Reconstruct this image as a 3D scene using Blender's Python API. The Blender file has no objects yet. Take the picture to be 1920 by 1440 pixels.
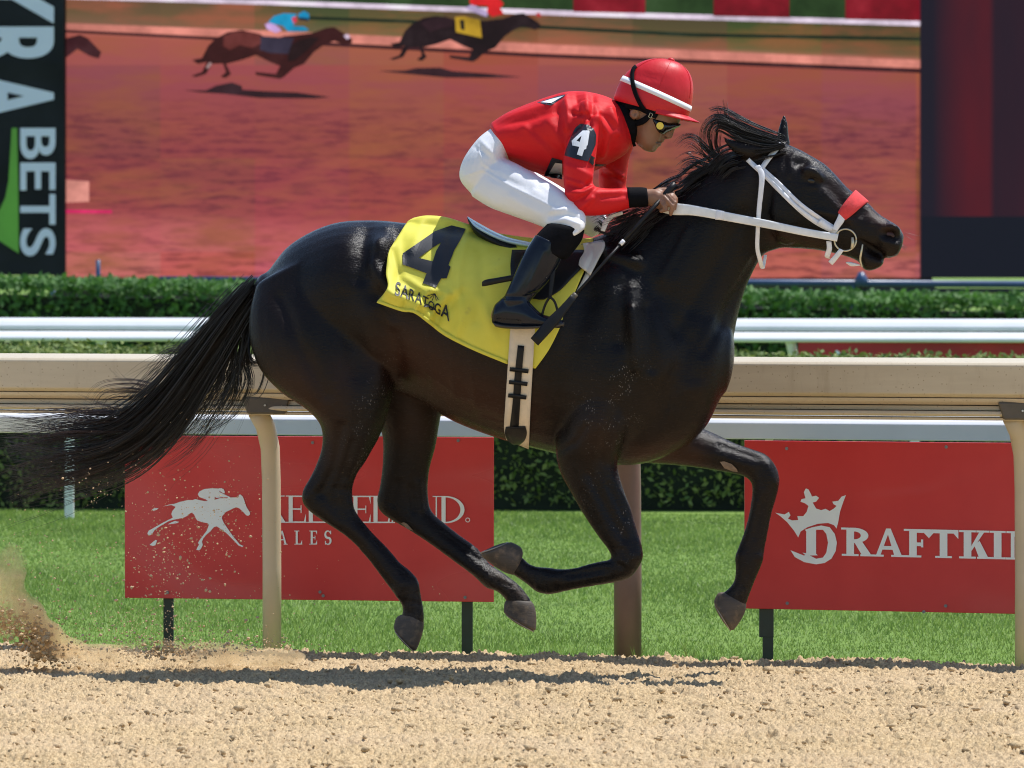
import bpy, bmesh, math, random
import numpy as np
from mathutils import Vector
from mathutils.bvhtree import BVHTree
from mathutils.geometry import tessellate_polygon

S = bpy.context.scene
C = bpy.context.scene.collection
rng = np.random.default_rng(7)
random.seed(7)

# ------------------------------------------------------------------ camera, sky, sun, exposure
F = 12000.0                      # focal length in photograph pixels (1920 wide)
HC = 1.465                       # camera height
PITCH = math.atan(250.0 / F)     # horizon 250 px above the centre
cam_d = bpy.data.cameras.new('camera')
cam_d.sensor_width = 36.0
cam_d.lens = 36.0 * F / 1920.0
cam_d.clip_start = 0.5
cam_d.clip_end = 3000.0
cam_d.dof.use_dof = True
cam_d.dof.focus_distance = 21.95
cam_d.dof.aperture_fstop = 10.5
cam = bpy.data.objects.new('camera', cam_d)
C.objects.link(cam)
cam.location = (0, 0, HC)
cam.rotation_euler = (math.pi / 2 - PITCH, 0, 0)
S.camera = cam

SUN = Vector((0.42, 0.20, 1.0)).normalized()       # towards the sun: high, right and a little behind
sun_d = bpy.data.lights.new('sun', 'SUN')
sun_d.energy = 4.6
sun_d.angle = math.radians(0.53)
sun_d.color = (1.0, 0.975, 0.94)
sun = bpy.data.objects.new('sun', sun_d)
C.objects.link(sun)
sun.rotation_euler = (-SUN).to_track_quat('-Z', 'Y').to_euler()
sun.location = (6, 20, 20)

W = bpy.data.worlds.new('World')
S.world = W
W.use_nodes = True
wn = W.node_tree.nodes
sky = wn.new('ShaderNodeTexSky')
sky.sky_type = 'NISHITA'
sky.sun_disc = False
sky.sun_elevation = math.asin(SUN.z)
sky.sun_rotation = math.atan2(SUN.x, SUN.y)
sky.air_density = 1.0
sky.dust_density = 0.4
sky.ozone_density = 1.2
W.node_tree.links.new(sky.outputs[0], wn['Background'].inputs[0])
wn['Background'].inputs[1].default_value = 0.145

vs = S.view_settings
vs.view_transform = 'Standard'
vs.look = 'None'
vs.gamma = 1.0
vs.use_curve_mapping = False
vs.exposure = 0.18
EXPO = 2.0 ** vs.exposure
S.cycles.max_bounces = 8
S.cycles.transparent_max_bounces = 12
S.cycles.volume_bounces = 5
S.cycles.filter_width = 1.1

# ------------------------------------------------------------------ pixel <-> world
ca, sa = math.cos(PITCH), math.sin(PITCH)

def P(px, py, Y):
    """world point at depth Y that the photograph shows at (px, py)"""
    dx = (px - 960.0) / F
    dz = -(py - 720.0) / F
    dy_ = dz * sa + ca
    dz_ = dz * ca - sa
    t = Y / dy_
    return np.array([dx * t, Y, HC + dz_ * t])

def PA(px, py, Y):
    px = np.asarray(px, float); py = np.asarray(py, float); Y = np.asarray(Y, float)
    dx = (px - 960.0) / F
    dz = -(py - 720.0) / F
    t = Y / (dz * sa + ca)
    return np.stack([dx * t, Y + 0 * t, HC + (dz * ca - sa) * t], -1)

def proj(V):
    V = np.asarray(V, float)
    x = V[..., 0]; y = V[..., 1]; z = V[..., 2] - HC
    d = y * ca - z * sa
    u = y * sa + z * ca
    return 960.0 + F * x / d, 720.0 - F * u / d

def YH(px):                      # depth of the horse's middle plane: it runs a little towards the camera
    return 22.10 - 0.20 * (np.asarray(px, float) - 960.0) / 540.0

def YL(X, off):                  # the rails run at an angle to the picture
    return 23.1 + off - 0.30 * X

def PL(px, py, off):
    """point on the upright plane parallel to the rails"""
    Y = 23.1 + off
    for _ in range(6):
        X = (px - 960.0) / F * Y
        Y = YL(X, off)
    return P(px, py, Y)

# ------------------------------------------------------------------ objects
def tag(o, label=None, cat=None, group=None, kind=None):
    if label: o['label'] = label
    if cat: o['category'] = cat
    if group: o['group'] = group
    if kind: o['kind'] = kind
    return o

def empty(name, loc):
    o = bpy.data.objects.new(name, None)
    o.empty_display_size = 0.1
    C.objects.link(o)
    o.location = Vector(loc)
    return o

def mesh_obj(name, verts, faces, mat=None, parent=None, smooth=True):
    me = bpy.data.meshes.new(name)
    verts = np.asarray(verts, float)
    if isinstance(faces, np.ndarray) and faces.ndim == 2:
        n, k = faces.shape
        me.vertices.add(len(verts)); me.vertices.foreach_set('co', verts.astype(np.float32).ravel())
        me.loops.add(n * k); me.loops.foreach_set('vertex_index', faces.astype(np.int32).ravel())
        me.polygons.add(n)
        me.polygons.foreach_set('loop_start', np.arange(0, n * k, k, dtype=np.int32))
        me.update(calc_edges=True)
        me.validate()
    else:
        me.from_pydata([tuple(v) for v in verts], [], [tuple(int(i) for i in f) for f in faces])
        me.update()
    if smooth:
        me.polygons.foreach_set('use_smooth', np.ones(len(me.polygons), bool))
    if mat is not None:
        me.materials.append(mat)
    o = bpy.data.objects.new(name, me)
    C.objects.link(o)
    if parent is not None:
        adopt(o, parent)
    return o

def world_loc(p):
    v = Vector(p.location)
    while p.parent is not None:
        p = p.parent
        v += Vector(p.location)
    return v

def adopt(o, parent):            # meshes are written in world coordinates; parents are never rotated
    o.parent = parent
    o.location = Vector(o.location) - world_loc(parent)

def fix_normals(o):
    bm = bmesh.new(); bm.from_mesh(o.data)
    bmesh.ops.recalc_face_normals(bm, faces=bm.faces)
    bm.to_mesh(o.data); bm.free()

class MB:
    """collects simple solids into one mesh"""
    def __init__(s): s.v = []; s.f = []
    def add(s, v, f):
        b = len(s.v); s.v += [tuple(map(float, p)) for p in v]; s.f += [tuple(int(i) + b for i in q) for q in f]
    def hexa(s, p):              # 8 points: bottom loop 4, top loop 4
        s.add(p, [(3,2,1,0),(4,5,6,7),(0,1,5,4),(1,2,6,5),(2,3,7,6),(3,0,4,7)])
    def box(s, c, d):
        x, y, z = c; a, b, h = d[0]/2, d[1]/2, d[2]/2
        s.hexa([(x-a,y-b,z-h),(x+a,y-b,z-h),(x+a,y+b,z-h),(x-a,y+b,z-h),(x-a,y-b,z+h),(x+a,y-b,z+h),(x+a,y+b,z+h),(x-a,y+b,z+h)])
    def tube(s, pts, r, n=10):
        pts = [np.asarray(p, float) for p in pts]
        rr = r if hasattr(r, '__len__') else [r] * len(pts)
        rings = []
        up0 = None
        for i, p in enumerate(pts):
            t = pts[min(i+1, len(pts)-1)] - pts[max(i-1, 0)]
            t = t / (np.linalg.norm(t) + 1e-9)
            a = np.array([0, 1, 0.]) if abs(t[1]) < 0.8 else np.array([1., 0, 0])
            e1 = np.cross(t, a); e1 /= np.linalg.norm(e1)
            e2 = np.cross(t, e1)
            rings.append([p + rr[i] * (math.cos(k*2*math.pi/n) * e1 + math.sin(k*2*math.pi/n) * e2) for k in range(n)])
        b = len(s.v)
        for R in rings: s.v += [tuple(map(float, q)) for q in R]
        for i in range(len(rings)-1):
            for k in range(n):
                s.f.append((b+i*n+k, b+i*n+(k+1)%n, b+(i+1)*n+(k+1)%n, b+(i+1)*n+k))
        s.f.append(tuple(b+k for k in range(n))[::-1])
        s.f.append(tuple(b+(len(rings)-1)*n+k for k in range(n)))
    def build(s, name, mat, parent=None, smooth=False, bevel=0.0):
        o = mesh_obj(name, s.v, s.f, mat, parent, smooth)
        fix_normals(o)
        if bevel:
            m = o.modifiers.new('bevel', 'BEVEL'); m.width = bevel; m.segments = 2; m.limit_method = 'ANGLE'
        return o

# ------------------------------------------------------------------ materials
def srgb(r, g, b):
    f = lambda c: (c/255/12.92) if c/255 <= 0.04045 else ((c/255+0.055)/1.055)**2.4
    return (f(r), f(g), f(b))

class NT:
    def __init__(s, name):
        s.m = bpy.data.materials.new(name); s.m.use_nodes = True
        s.t = s.m.node_tree; s.n = s.t.nodes; s.b = s.n['Principled BSDF']
        s.tc = s.n.new('ShaderNodeTexCoord'); s.src = s.tc.outputs['Object']
    def L(s, a, b): s.t.links.new(a, b)
    def mapping(s, scale, rot=(0,0,0), src=None):
        m = s.n.new('ShaderNodeMapping'); m.inputs['Scale'].default_value = scale; m.inputs['Rotation'].default_value = rot
        s.L(src or s.src, m.inputs['Vector']); return m.outputs[0]
    def noise(s, scale, detail=4, rough=0.55, vec=None, out='Fac', dist=0.0):
        n = s.n.new('ShaderNodeTexNoise'); n.inputs['Scale'].default_value = scale
        n.inputs['Detail'].default_value = detail; n.inputs['Roughness'].default_value = rough
        n.inputs['Distortion'].default_value = dist
        s.L(vec or s.src, n.inputs['Vector']); return n.outputs[out]
    def vor(s, scale, vec=None, out='Distance', feature='F1'):
        n = s.n.new('ShaderNodeTexVoronoi'); n.feature = feature; n.inputs['Scale'].default_value = scale
        s.L(vec or s.src, n.inputs['Vector']); return n.outputs[out]
    def ramp(s, fac, stops, interp='LINEAR'):
        r = s.n.new('ShaderNodeValToRGB'); r.color_ramp.interpolation = interp
        e = r.color_ramp.elements
        while len(e) < len(stops): e.new(0.5)
        for k, (p, c) in enumerate(stops):
            e[k].position = p; e[k].color = (c[0], c[1], c[2], 1) if hasattr(c, '__len__') else (c, c, c, 1)
        s.L(fac, r.inputs[0]); return r.outputs[0]
    def mix(s, fac, a, b, mode='MIX'):
        m = s.n.new('ShaderNodeMix'); m.data_type = 'RGBA'; m.blend_type = mode
        for sock, val in ((m.inputs[0], fac), (m.inputs[6], a), (m.inputs[7], b)):
            if isinstance(val, (int, float)): sock.default_value = val
            elif isinstance(val, tuple): sock.default_value = (val[0], val[1], val[2], 1)
            else: s.L(val, sock)
        return m.outputs[2]
    def math(s, op, a, b=0.0, c=None):
        m = s.n.new('ShaderNodeMath'); m.operation = op
        for k, v in enumerate((a, b) if c is None else (a, b, c)):
            if isinstance(v, (int, float)): m.inputs[k].default_value = v
            else: s.L(v, m.inputs[k])
        return m.outputs[0]
    def col(s, c):
        if isinstance(c, tuple): s.b.inputs['Base Color'].default_value = (c[0], c[1], c[2], 1)
        else: s.L(c, s.b.inputs['Base Color'])
    def set(s, **k):
        for a, v in k.items():
            sock = s.b.inputs[a.replace('_', ' ')]
            if isinstance(v, (int, float)): sock.default_value = v
            elif isinstance(v, tuple): sock.default_value = v
            else: s.L(v, sock)
    def bump(s, h, strength=0.3, dist=0.01, prev=None):
        b = s.n.new('ShaderNodeBump'); b.inputs['Strength'].default_value = strength; b.inputs['Distance'].default_value = dist
        s.L(h, b.inputs['Height'])
        if prev is not None: s.L(prev, b.inputs['Normal'])
        s.L(b.outputs[0], s.b.inputs['Normal']); return b.outputs[0]

def plain(name, c, rough=0.5, var=0.12, scale=8.0, bump=0.0, bscale=60.0, spec=0.5, metal=0.0, stretch=(1,1,1)):
    t = NT(name)
    v = t.mapping(stretch)
    n = t.noise(scale, 5, 0.6, v)
    d = tuple(x * (1 - var) for x in c); l = tuple(min(1, x * (1 + var)) for x in c)
    t.col(t.ramp(n, [(0.3, d), (0.7, l)]))
    t.set(Roughness=t.math('MULTIPLY_ADD', n, 0.15, rough - 0.07), Metallic=metal)
    t.b.inputs['Specular IOR Level'].default_value = spec
    if bump: t.bump(t.noise(bscale, 4, 0.6, v), bump, 0.004)
    return t.m

def emit(name, c, k=1.0):
    t = NT(name)
    t.col((0.01, 0.01, 0.01)); t.set(Roughness=0.5)
    t.b.inputs['Specular IOR Level'].default_value = 0.1
    n = t.noise(2.2, 5, .65)
    t.L(t.ramp(n, [(.30, tuple(x*.55 for x in c)), (.52, c), (.75, tuple(min(1, x*1.5+.01) for x in c))]), t.b.inputs['Emission Color'])
    t.b.inputs['Emission Strength'].default_value = k / EXPO
    return t.m

# ------------------------------------------------------------------ lofts, remesh, sculpt
def catmull(A, sub):
    A = np.asarray(A, float)
    Q = np.vstack([2*A[0]-A[1], A, 2*A[-1]-A[-2]])
    out = []
    for i in range(1, len(Q)-2):
        p0, p1, p2, p3 = Q[i-1], Q[i], Q[i+1], Q[i+2]
        for k in range(sub):
            t = k / sub
            out.append(0.5*((2*p1)+(-p0+p2)*t+(2*p0-5*p1+4*p2-p3)*t*t+(-p0+3*p1-3*p2+p3)*t**3))
    out.append(A[-1])
    return np.array(out)

def loft(st, n=24, sub=5, cap=0.5, sq=2.0, yf=YH, infl=0.0):
    """stations (ax, ay, bx, by, half width m, depth offset m): silhouette pairs in photograph pixels"""
    Q = catmull(st, sub)
    cen, e1s, hws = [], [], []
    for ax, ay, bx, by, hw, w in Q:
        Y = float(yf((ax+bx)/2)) + w
        a = P(ax, ay, Y); b = P(bx, by, Y)
        cen.append((a+b)/2); e1s.append((a-b)/2); hws.append(max(hw, 0.003))
    cen = np.array(cen); e1s = np.array(e1s); hws = np.array(hws)
    th = np.arange(n) * 2*math.pi/n
    cs, sn = np.cos(th), np.sin(th)
    p = 2.0/sq
    cs = np.sign(cs)*np.abs(cs)**p; sn = np.sign(sn)*np.abs(sn)**p
    rings = []
    def ring(c, e1, hw, k=1.0):
        L = np.linalg.norm(e1)
        e = e1 * (1 + infl / max(L, 1e-4))
        return c + k*(cs[:, None]*e + sn[:, None]*np.array([0, hw+infl, 0]))
    def axis(i, j):
        d = cen[j]-cen[i]; return d/(np.linalg.norm(d)+1e-9)
    r0 = cap*min(np.linalg.norm(e1s[0]), hws[0]); r1 = cap*min(np.linalg.norm(e1s[-1]), hws[-1])
    a0 = -axis(0, 1); a1 = axis(-2, -1)
    for ph in (80, 55, 28):
        ph = math.radians(ph); rings.append(ring(cen[0]+a0*r0*math.sin(ph), e1s[0], hws[0], math.cos(ph)))
    for i in range(len(cen)): rings.append(ring(cen[i], e1s[i], hws[i]))
    for ph in (28, 55, 80):
        ph = math.radians(ph); rings.append(ring(cen[-1]+a1*r1*math.sin(ph), e1s[-1], hws[-1], math.cos(ph)))
    V = np.vstack(rings); m = len(rings); f = []
    for i in range(m-1):
        for k in range(n):
            f.append((i*n+k, i*n+(k+1) % n, (i+1)*n+(k+1) % n, (i+1)*n+k))
    V = np.vstack([V, rings[0].mean(0), rings[-1].mean(0)])
    for k in range(n):
        f.append((m*n, (k+1) % n, k)); f.append((m*n+1, (m-1)*n+k, (m-1)*n+(k+1) % n))
    return V, f

def blob(px, py, w, rx, ry, rw, rot=0.0, yf=YH, n=16):
    """ellipsoid: radii rx, ry in pixels, rw metres"""
    Y = float(yf(px)) + w
    c = P(px, py, Y); s = Y / F
    V = []; f = []
    m = n // 2
    cr, sr = math.cos(rot), math.sin(rot)
    for i in range(1, m):
        ph = math.pi*i/m
        for k in range(n):
            th = 2*math.pi*k/n
            x = rx*s*math.sin(ph)*math.cos(th); z = ry*s*math.cos(ph); y = rw*math.sin(ph)*math.sin(th)
            V.append(c + np.array([x*cr+z*sr, y, -x*sr+z*cr]))
    for i in range(m-2):
        for k in range(n):
            f.append((i*n+k, i*n+(k+1) % n, (i+1)*n+(k+1) % n, (i+1)*n+k))
    z = ry*s
    V.append(c+np.array([z*sr, 0, z*cr])); V.append(c-np.array([z*sr, 0, z*cr]))
    a = (m-1)*n
    for k in range(n):
        f.append((a, (k+1) % n, k)); f.append((a+1, (m-2)*n+k, (m-2)*n+(k+1) % n))
    return np.array(V), f

def join(parts):
    V = []; f = []; b = 0
    for v, q in parts:
        V.append(np.asarray(v)); f += [tuple(i+b for i in p) for p in q]; b += len(v)
    return np.vstack(V), f

def remesh(name, parts, voxel, smooth_it, mat, parent=None, sm=0.5):
    V, f = join(parts)
    o = mesh_obj(name, V, f, mat)
    r = o.modifiers.new('remesh', 'REMESH'); r.mode = 'VOXEL'; r.voxel_size = voxel; r.use_smooth_shade = True
    if smooth_it:
        s = o.modifiers.new('smooth', 'SMOOTH'); s.factor = sm; s.iterations = smooth_it
    dg = bpy.context.evaluated_depsgraph_get()
    me = bpy.data.meshes.new_from_object(o.evaluated_get(dg), depsgraph=dg)
    old = o.data
    o.modifiers.clear()
    o.data = me
    me.name = name
    bpy.data.meshes.remove(old)
    if not me.materials: me.materials.append(mat)
    me.polygons.foreach_set('use_smooth', np.ones(len(me.polygons), bool))
    if parent is not None: adopt(o, parent)
    return o

def get_co(o):
    a = np.empty(len(o.data.vertices)*3, np.float32); o.data.vertices.foreach_get('co', a)
    return a.reshape(-1, 3).astype(float)

def set_co(o, V):
    o.data.vertices.foreach_set('co', np.asarray(V, np.float32).ravel()); o.data.update()

def get_no(o):
    a = np.empty(len(o.data.vertices)*3, np.float32)
    o.data.vertex_normals.foreach_get('vector', a)
    return a.reshape(-1, 3).astype(float)

def seg_dist(x, y, pts):
    d = np.full(x.shape, 1e9)
    if len(pts) == 1:
        return np.hypot(x-pts[0][0], y-pts[0][1])
    for (x0, y0), (x1, y1) in zip(pts[:-1], pts[1:]):
        L = (x1-x0)**2+(y1-y0)**2+1e-9
        t = np.clip(((x-x0)*(x1-x0)+(y-y0)*(y1-y0))/L, 0, 1)
        d = np.minimum(d, np.hypot(x-x0-t*(x1-x0), y-y0-t*(y1-y0)))
    return d

def sculpt(o, strokes, both=False, boost=1.0):
    V = get_co(o) + np.array(world_loc(o)); N = get_no(o)
    x, y = proj(V)
    face = np.clip(np.abs(N[:, 1])*1.6, 0, 1) if both else np.clip(-N[:, 1]*1.6, 0, 1)
    D = np.zeros(len(V))
    for s in strokes:
        pts, r, amp = s[:3]
        amp = amp*(boost if r >= 8 else 1.0)
        d = seg_dist(x, y, pts)
        k = np.exp(-(d/r)**2)*amp*face
        if len(s) > 3:                       # depth limits relative to the middle plane
            w = V[:, 1]-YH(x); k = k*((w > s[3]) & (w < s[4]))
        D += k
    set_co(o, get_co(o)+N*D[:, None])

def bvh_of(o):
    V = get_co(o) + np.array(world_loc(o))
    return BVHTree.FromPolygons([tuple(v) for v in V], [tuple(p.vertices) for p in o.data.polygons])

CAMV = Vector((0, 0, HC))
def cast(bvh, px, py):
    p = P(px, py, 22.0)
    d = (Vector(p) - CAMV).normalized()
    h = bvh.ray_cast(CAMV, d)
    return h[0], h[1]

# ------------------------------------------------------------------ flat shapes (print, lettering, silhouettes)
def poly_tris(loops):
    vl = [[Vector((x, y, 0)) for x, y in lp] for lp in loops]
    t = tessellate_polygon(vl)
    pts = [p for lp in loops for p in lp]
    return pts, [tuple(x) for x in t]

def flat_shape(name, polys, fn, mat, parent=None, step=0.0004, maxlen=None):
    """polys: list of [outer, hole, ...] in pixel (or any 2-D) coordinates; fn(x, y, k) -> world point"""
    bm = bmesh.new()
    for k, loops in enumerate(polys):
        if loops and not hasattr(loops[0][0], '__len__'): loops = [loops]
        pts, tr = poly_tris(loops)
        vs_ = [bm.verts.new((x, y, k)) for x, y in pts]
        for t in tr:
            try: bm.faces.new([vs_[i] for i in t])
            except ValueError: pass
    if maxlen:
        for _ in range(7):
            es = [e for e in bm.edges if e.calc_length() > maxlen]
            if not es: break
            bmesh.ops.subdivide_edges(bm, edges=es, cuts=1)
            bmesh.ops.triangulate(bm, faces=[f for f in bm.faces if len(f.verts) > 3])
    for v in bm.verts:
        v.co = Vector(fn(v.co.x, v.co.y, v.co.z*step))
    me = bpy.data.meshes.new(name); bm.to_mesh(me); bm.free()
    me.materials.append(mat)
    o = bpy.data.objects.new(name, me); C.objects.link(o)
    # print faces the camera
    if len(me.polygons):
        bmn = bmesh.new(); bmn.from_mesh(me)
        for f in bmn.faces:
            if f.normal.y > 0: f.normal_flip()
        bmn.to_mesh(me); bmn.free()
    if parent is not None: adopt(o, parent)
    return o

def arc(cx, cy, rx, ry, a0, a1, n=14):
    return [(cx+rx*math.cos(math.radians(a0+(a1-a0)*k/n)), cy+ry*math.sin(math.radians(a0+(a1-a0)*k/n))) for k in range(n+1)]

def band(path, w):
    """ribbon polygon along a path (w number or list)"""
    p = np.asarray(path, float); n = len(p)
    ww = w if hasattr(w, '__len__') else [w]*n
    L = []; R = []
    for i in range(n):
        t = p[min(i+1, n-1)]-p[max(i-1, 0)]; t = t/(np.linalg.norm(t)+1e-9)
        nn = np.array([-t[1], t[0]])*ww[i]/2
        L.append(tuple(p[i]+nn)); R.append(tuple(p[i]-nn))
    return L+R[::-1]

def glyph(ch, sw, tw, sh, wd=0.8):
    """serif capital of height 1 (y down, baseline at 1): list of polygons; sw stem, tw thin stroke, sh serif"""
    q = []
    R = lambda x0, y0, x1, y1: q.append([(x0, y0), (x1, y0), (x1, y1), (x0, y1)])
    def serif(xc, y, half, up):
        R(xc-half, y if up else y-sh, xc+half, y+sh if up else y)
    s2 = sw*0.5
    if ch == 'I':
        R(wd/2-s2, 0, wd/2+s2, 1); serif(wd/2, 0, sw*1.05, True); serif(wd/2, 1, sw*1.05, False)
    elif ch in 'EFL':
        x = sw*0.7; R(x, 0, x+sw, 1); R(0, 0, x, sh); R(0, 1-sh, x+sw*1.6, 1)
        if ch in 'EF':
            R(x+sw, 0, wd, tw); q.append([(wd-tw*1.3, tw), (wd, tw), (wd, 0.30)])
            R(x+sw, 0.47, wd*0.78, 0.47+tw); q.append([(wd*0.78-tw*.6, .36), (wd*0.78, .36), (wd*0.78, .64), (wd*0.78-tw*.6, .64)])
        else: R(x+sw, 0, x+sw*1.7, sh)
        if ch in 'EL':
            R(x+sw, 1-tw, wd, 1); q.append([(wd, 0.66), (wd, 1-tw), (wd-tw*1.5, 1-tw)])
    elif ch == 'N':
        R(tw*1.2, 0, tw*2.2, 1); R(wd-tw*2.2, 0, wd-tw*1.2, 1)
        q.append([(tw*1.2, 0), (tw*1.2+sw, 0), (wd-tw*1.2, 1), (wd-tw*1.2-sw*.6, 1)])
        serif(tw*1.7, 1, sw*.9, False); serif(wd-tw*1.7, 0, sw*.9, True); R(0, 0, tw*1.2, sh)
    elif ch == 'D':
        x = sw*.7; R(x, 0, x+sw, 1); R(0, 0, x, sh); R(0, 1-sh, x, 1)
        o_ = [(x+sw, 0)]+arc(x+sw, .5, wd-x-sw, .5, -90, 90, 18)+[(x+sw, 1), (x+sw, 1-tw)]+arc(x+sw, .5, wd-x-2*sw, .5-tw, 90, -90, 18)+[(x+sw, tw)]
        q.append(o_)
    elif ch == 'K':
        x = sw*.7; R(x, 0, x+sw, 1); serif(x+s2, 0, sw*1.1, True); serif(x+s2, 1, sw*1.1, False)
        q.append([(x+sw, .62-tw*.5), (wd*.80-tw*.7, 0), (wd*.80+tw*.7, 0), (x+sw, .62+tw*.9)])
        q.append([(x+sw+.10, .52), (x+sw+.10+sw*.7, .36), (wd, 1), (wd-sw*1.25, 1)])
        serif(wd*.80, 0, sw*.85, True); serif(wd-sw*.6, 1, sw*.95, False)
    elif ch == 'A':
        q.append([(wd*.5-tw*.5, 0), (wd*.5+tw*.6, 0), (tw*2.1, 1), (tw*.9, 1)])
        q.append([(wd*.5-tw*.5, 0), (wd*.5+sw*.35, 0), (wd-tw*.4, 1), (wd-tw*.4-sw, 1)])
        R(wd*.27, .62, wd*.68, .62+tw); serif(tw*1.5, 1, sw*.8, False); serif(wd-sw*.7, 1, sw*.95, False)
    elif ch == 'T':
        R(wd/2-s2, 0, wd/2+s2, 1); R(0, 0, wd, tw); serif(wd/2, 1, sw*1.1, False)
        q.append([(0, tw), (tw*1.3, tw), (0, .32)]); q.append([(wd, tw), (wd-tw*1.3, tw), (wd, .32)])
    elif ch == 'R':
        x = sw*.7; R(x, 0, x+sw, 1); R(0, 0, x, sh); serif(x+s2, 1, sw*1.1, False)
        q.append([(x+sw, 0)]+arc(x+sw, .27, wd*.88-x-sw, .27, -90, 90, 14)+[(x+sw, .54), (x+sw, .54-tw)]+arc(x+sw, .27, max(wd*.88-x-2*sw, .02), .27-tw, 90, -90, 14)+[(x+sw, tw)])
        q.append([(x+sw, .5), (x+sw*2.1, .5), (wd, 1), (wd-sw*1.25, 1)]); serif(wd-sw*.6, 1, sw*.95, False)
    elif ch == 'S':
        pa = arc(.5*wd, .27, .36*wd, .25, -25, -250, 14)+arc(.5*wd, .74, .38*wd, .245, -70, 155, 16)[1:]
        n = len(pa); q.append(band(pa, [tw+(sw*1.05-tw)*math.sin(math.pi*i/(n-1))**2 for i in range(n)]))
        R(.82*wd, .0, .82*wd+tw, .26); R(.1*wd, .74, .1*wd+tw, 1.0)
    return q

def place_glyphs(txt, x, y, h, sw, tw, sh, widths, gap, slope=0.0):
    out = []
    for ch in txt:
        if ch == ' ': x += h*.4; continue
        wd = widths.get(ch, .8)
        for pg in glyph(ch, sw, tw, sh, wd):
            out.append([(x+u*h, y+v*h+slope*(u*h)) for u, v in pg])
        x += (wd+gap)*h; y += slope*(wd+gap)*h
    return out

def font_polys(txt, size, bold=0.0):
    """flat triangles of built-in font text (x right, y up)"""
    cu = bpy.data.curves.new('lettering', 'FONT'); cu.body = txt; cu.size = size; cu.offset = bold
    o = bpy.data.objects.new('lettering', cu); C.objects.link(o)
    dg = bpy.context.evaluated_depsgraph_get(); dg.update()
    me = bpy.data.meshes.new_from_object(o.evaluated_get(dg), depsgraph=dg)
    V = [tuple(v.co[:2]) for v in me.vertices]; f = [tuple(p.vertices) for p in me.polygons]
    bpy.data.objects.remove(o); bpy.data.curves.remove(cu); bpy.data.meshes.remove(me)
    return V, f

# ------------------------------------------------------------------ noise fields
def fft_noise(ny, nx, dy, dx, wl, aniso=1.0, seed=0):
    r = np.random.default_rng(seed).standard_normal((ny, nx))
    ky = np.fft.fftfreq(ny, dy)[:, None]; kx = np.fft.fftfreq(nx, dx)[None, :]
    k = np.sqrt((ky)**2+(kx*aniso)**2)
    g = np.exp(-((k*wl-1.0)/0.55)**2)
    z = np.fft.ifft2(np.fft.fft2(r)*g).real
    return z/(z.std()+1e-9)
# ================================================================== SETTING
# ---- materials of the setting
t = NT('track sand')
n1 = t.noise(9, 6, 0.6); n2 = t.noise(120, 4, 0.7); n3 = t.noise(1.3, 3, 0.5)
n4 = t.noise(75, 3, 0.6, t.mapping((0.8, 1, 1)))
c = t.mix(t.ramp(n2, [(0.36, 0.0), (0.60, 1.0)]), (0.31, 0.215, 0.115), (0.63, 0.470, 0.270))  # grain tone, contrast raised to paint in lit grains and shaded gaps
c = t.mix(t.ramp(n4, [(0.62, 0.0), (0.72, 0.75)]), c, (0.22, 0.15, 0.085))
c = t.mix(t.ramp(n1, [(0.55, 0.0), (0.75, 0.5)]), c, (0.42, 0.28, 0.165))
c = t.mix(t.ramp(n3, [(0.4, 0.0), (0.7, 0.3)]), c, (0.62, 0.47, 0.32))
t.col(c); t.set(Roughness=0.95); t.b.inputs['Specular IOR Level'].default_value = 0.15
t.bump(t.noise(230, 3, 0.7), 0.6, 0.004)
M_sand = t.m

t = NT('lawn soil')
n1 = t.noise(3, 6, 0.65); n2 = t.noise(60, 4, 0.7)
c = t.mix(n2, (0.12, 0.21, 0.035), (0.22, 0.33, 0.07))
c = t.mix(t.ramp(n1, [(0.45, 0.0), (0.7, 0.6)]), c, (0.13, 0.20, 0.05))
t.col(c); t.set(Roughness=0.9); t.b.inputs['Specular IOR Level'].default_value = 0.2
t.bump(n2, 0.6, 0.02)
M_lawn = t.m

def leaf_mat(name, a, b, rough=0.45, sc=3.0, tr=0.25):
    t = NT(name)
    g = t.n.new('ShaderNodeNewGeometry')
    c = t.mix(g.outputs['Random Per Island'], a, b)
    n = t.noise(sc, 4, 0.6)
    c = t.mix(t.ramp(n, [(0.35, 0.55), (0.7, 0.0)]), c, tuple(x*0.55 for x in a))
    t.col(c); t.set(Roughness=rough)
    tl = t.n.new('ShaderNodeBsdfTranslucent'); t.L(c, tl.inputs['Color'])
    ms = t.n.new('ShaderNodeMixShader'); ms.inputs[0].default_value = tr
    out = t.n['Material Output']
    t.L(t.b.outputs[0], ms.inputs[1]); t.L(tl.outputs[0], ms.inputs[2]); t.L(ms.outputs[0], out.inputs['Surface'])
    return t.m
M_blade = leaf_mat('grass blades', (0.18, 0.31, 0.045), (0.40, 0.51, 0.15), 0.5, 1.6, 0.42)
M_hedge = leaf_mat('hedge leaves', (0.06, 0.17, 0.028), (0.14, 0.31, 0.06), 0.65, 2.2, 0.3)
M_hedge2 = leaf_mat('low hedge leaves', (0.11, 0.19, 0.03), (0.34, 0.40, 0.10), 0.65, 2.0, 0.25)
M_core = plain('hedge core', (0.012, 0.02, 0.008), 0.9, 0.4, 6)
t = NT('beige rail paint')
c = t.ramp(t.noise(3.5, 5, .6, t.mapping((0.5, 0.5, 5))), [(.3, (0.54, 0.45, 0.315)), (.7, (0.63, 0.54, 0.39))])
c = t.mix(t.ramp(t.noise(11, 5, .7, t.mapping((1.6, 1, .35))), [(.55, 0.0), (.75, .45)]), c, (0.40, 0.31, 0.20))
c = t.mix(t.ramp(t.vor(55), [(.10, .8), (.17, 0.0)]), c, (0.36, 0.27, 0.17))
t.col(c); t.set(Roughness=.45); t.bump(t.noise(40, 4, .6), .15, .004)
M_beige = t.m
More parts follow.
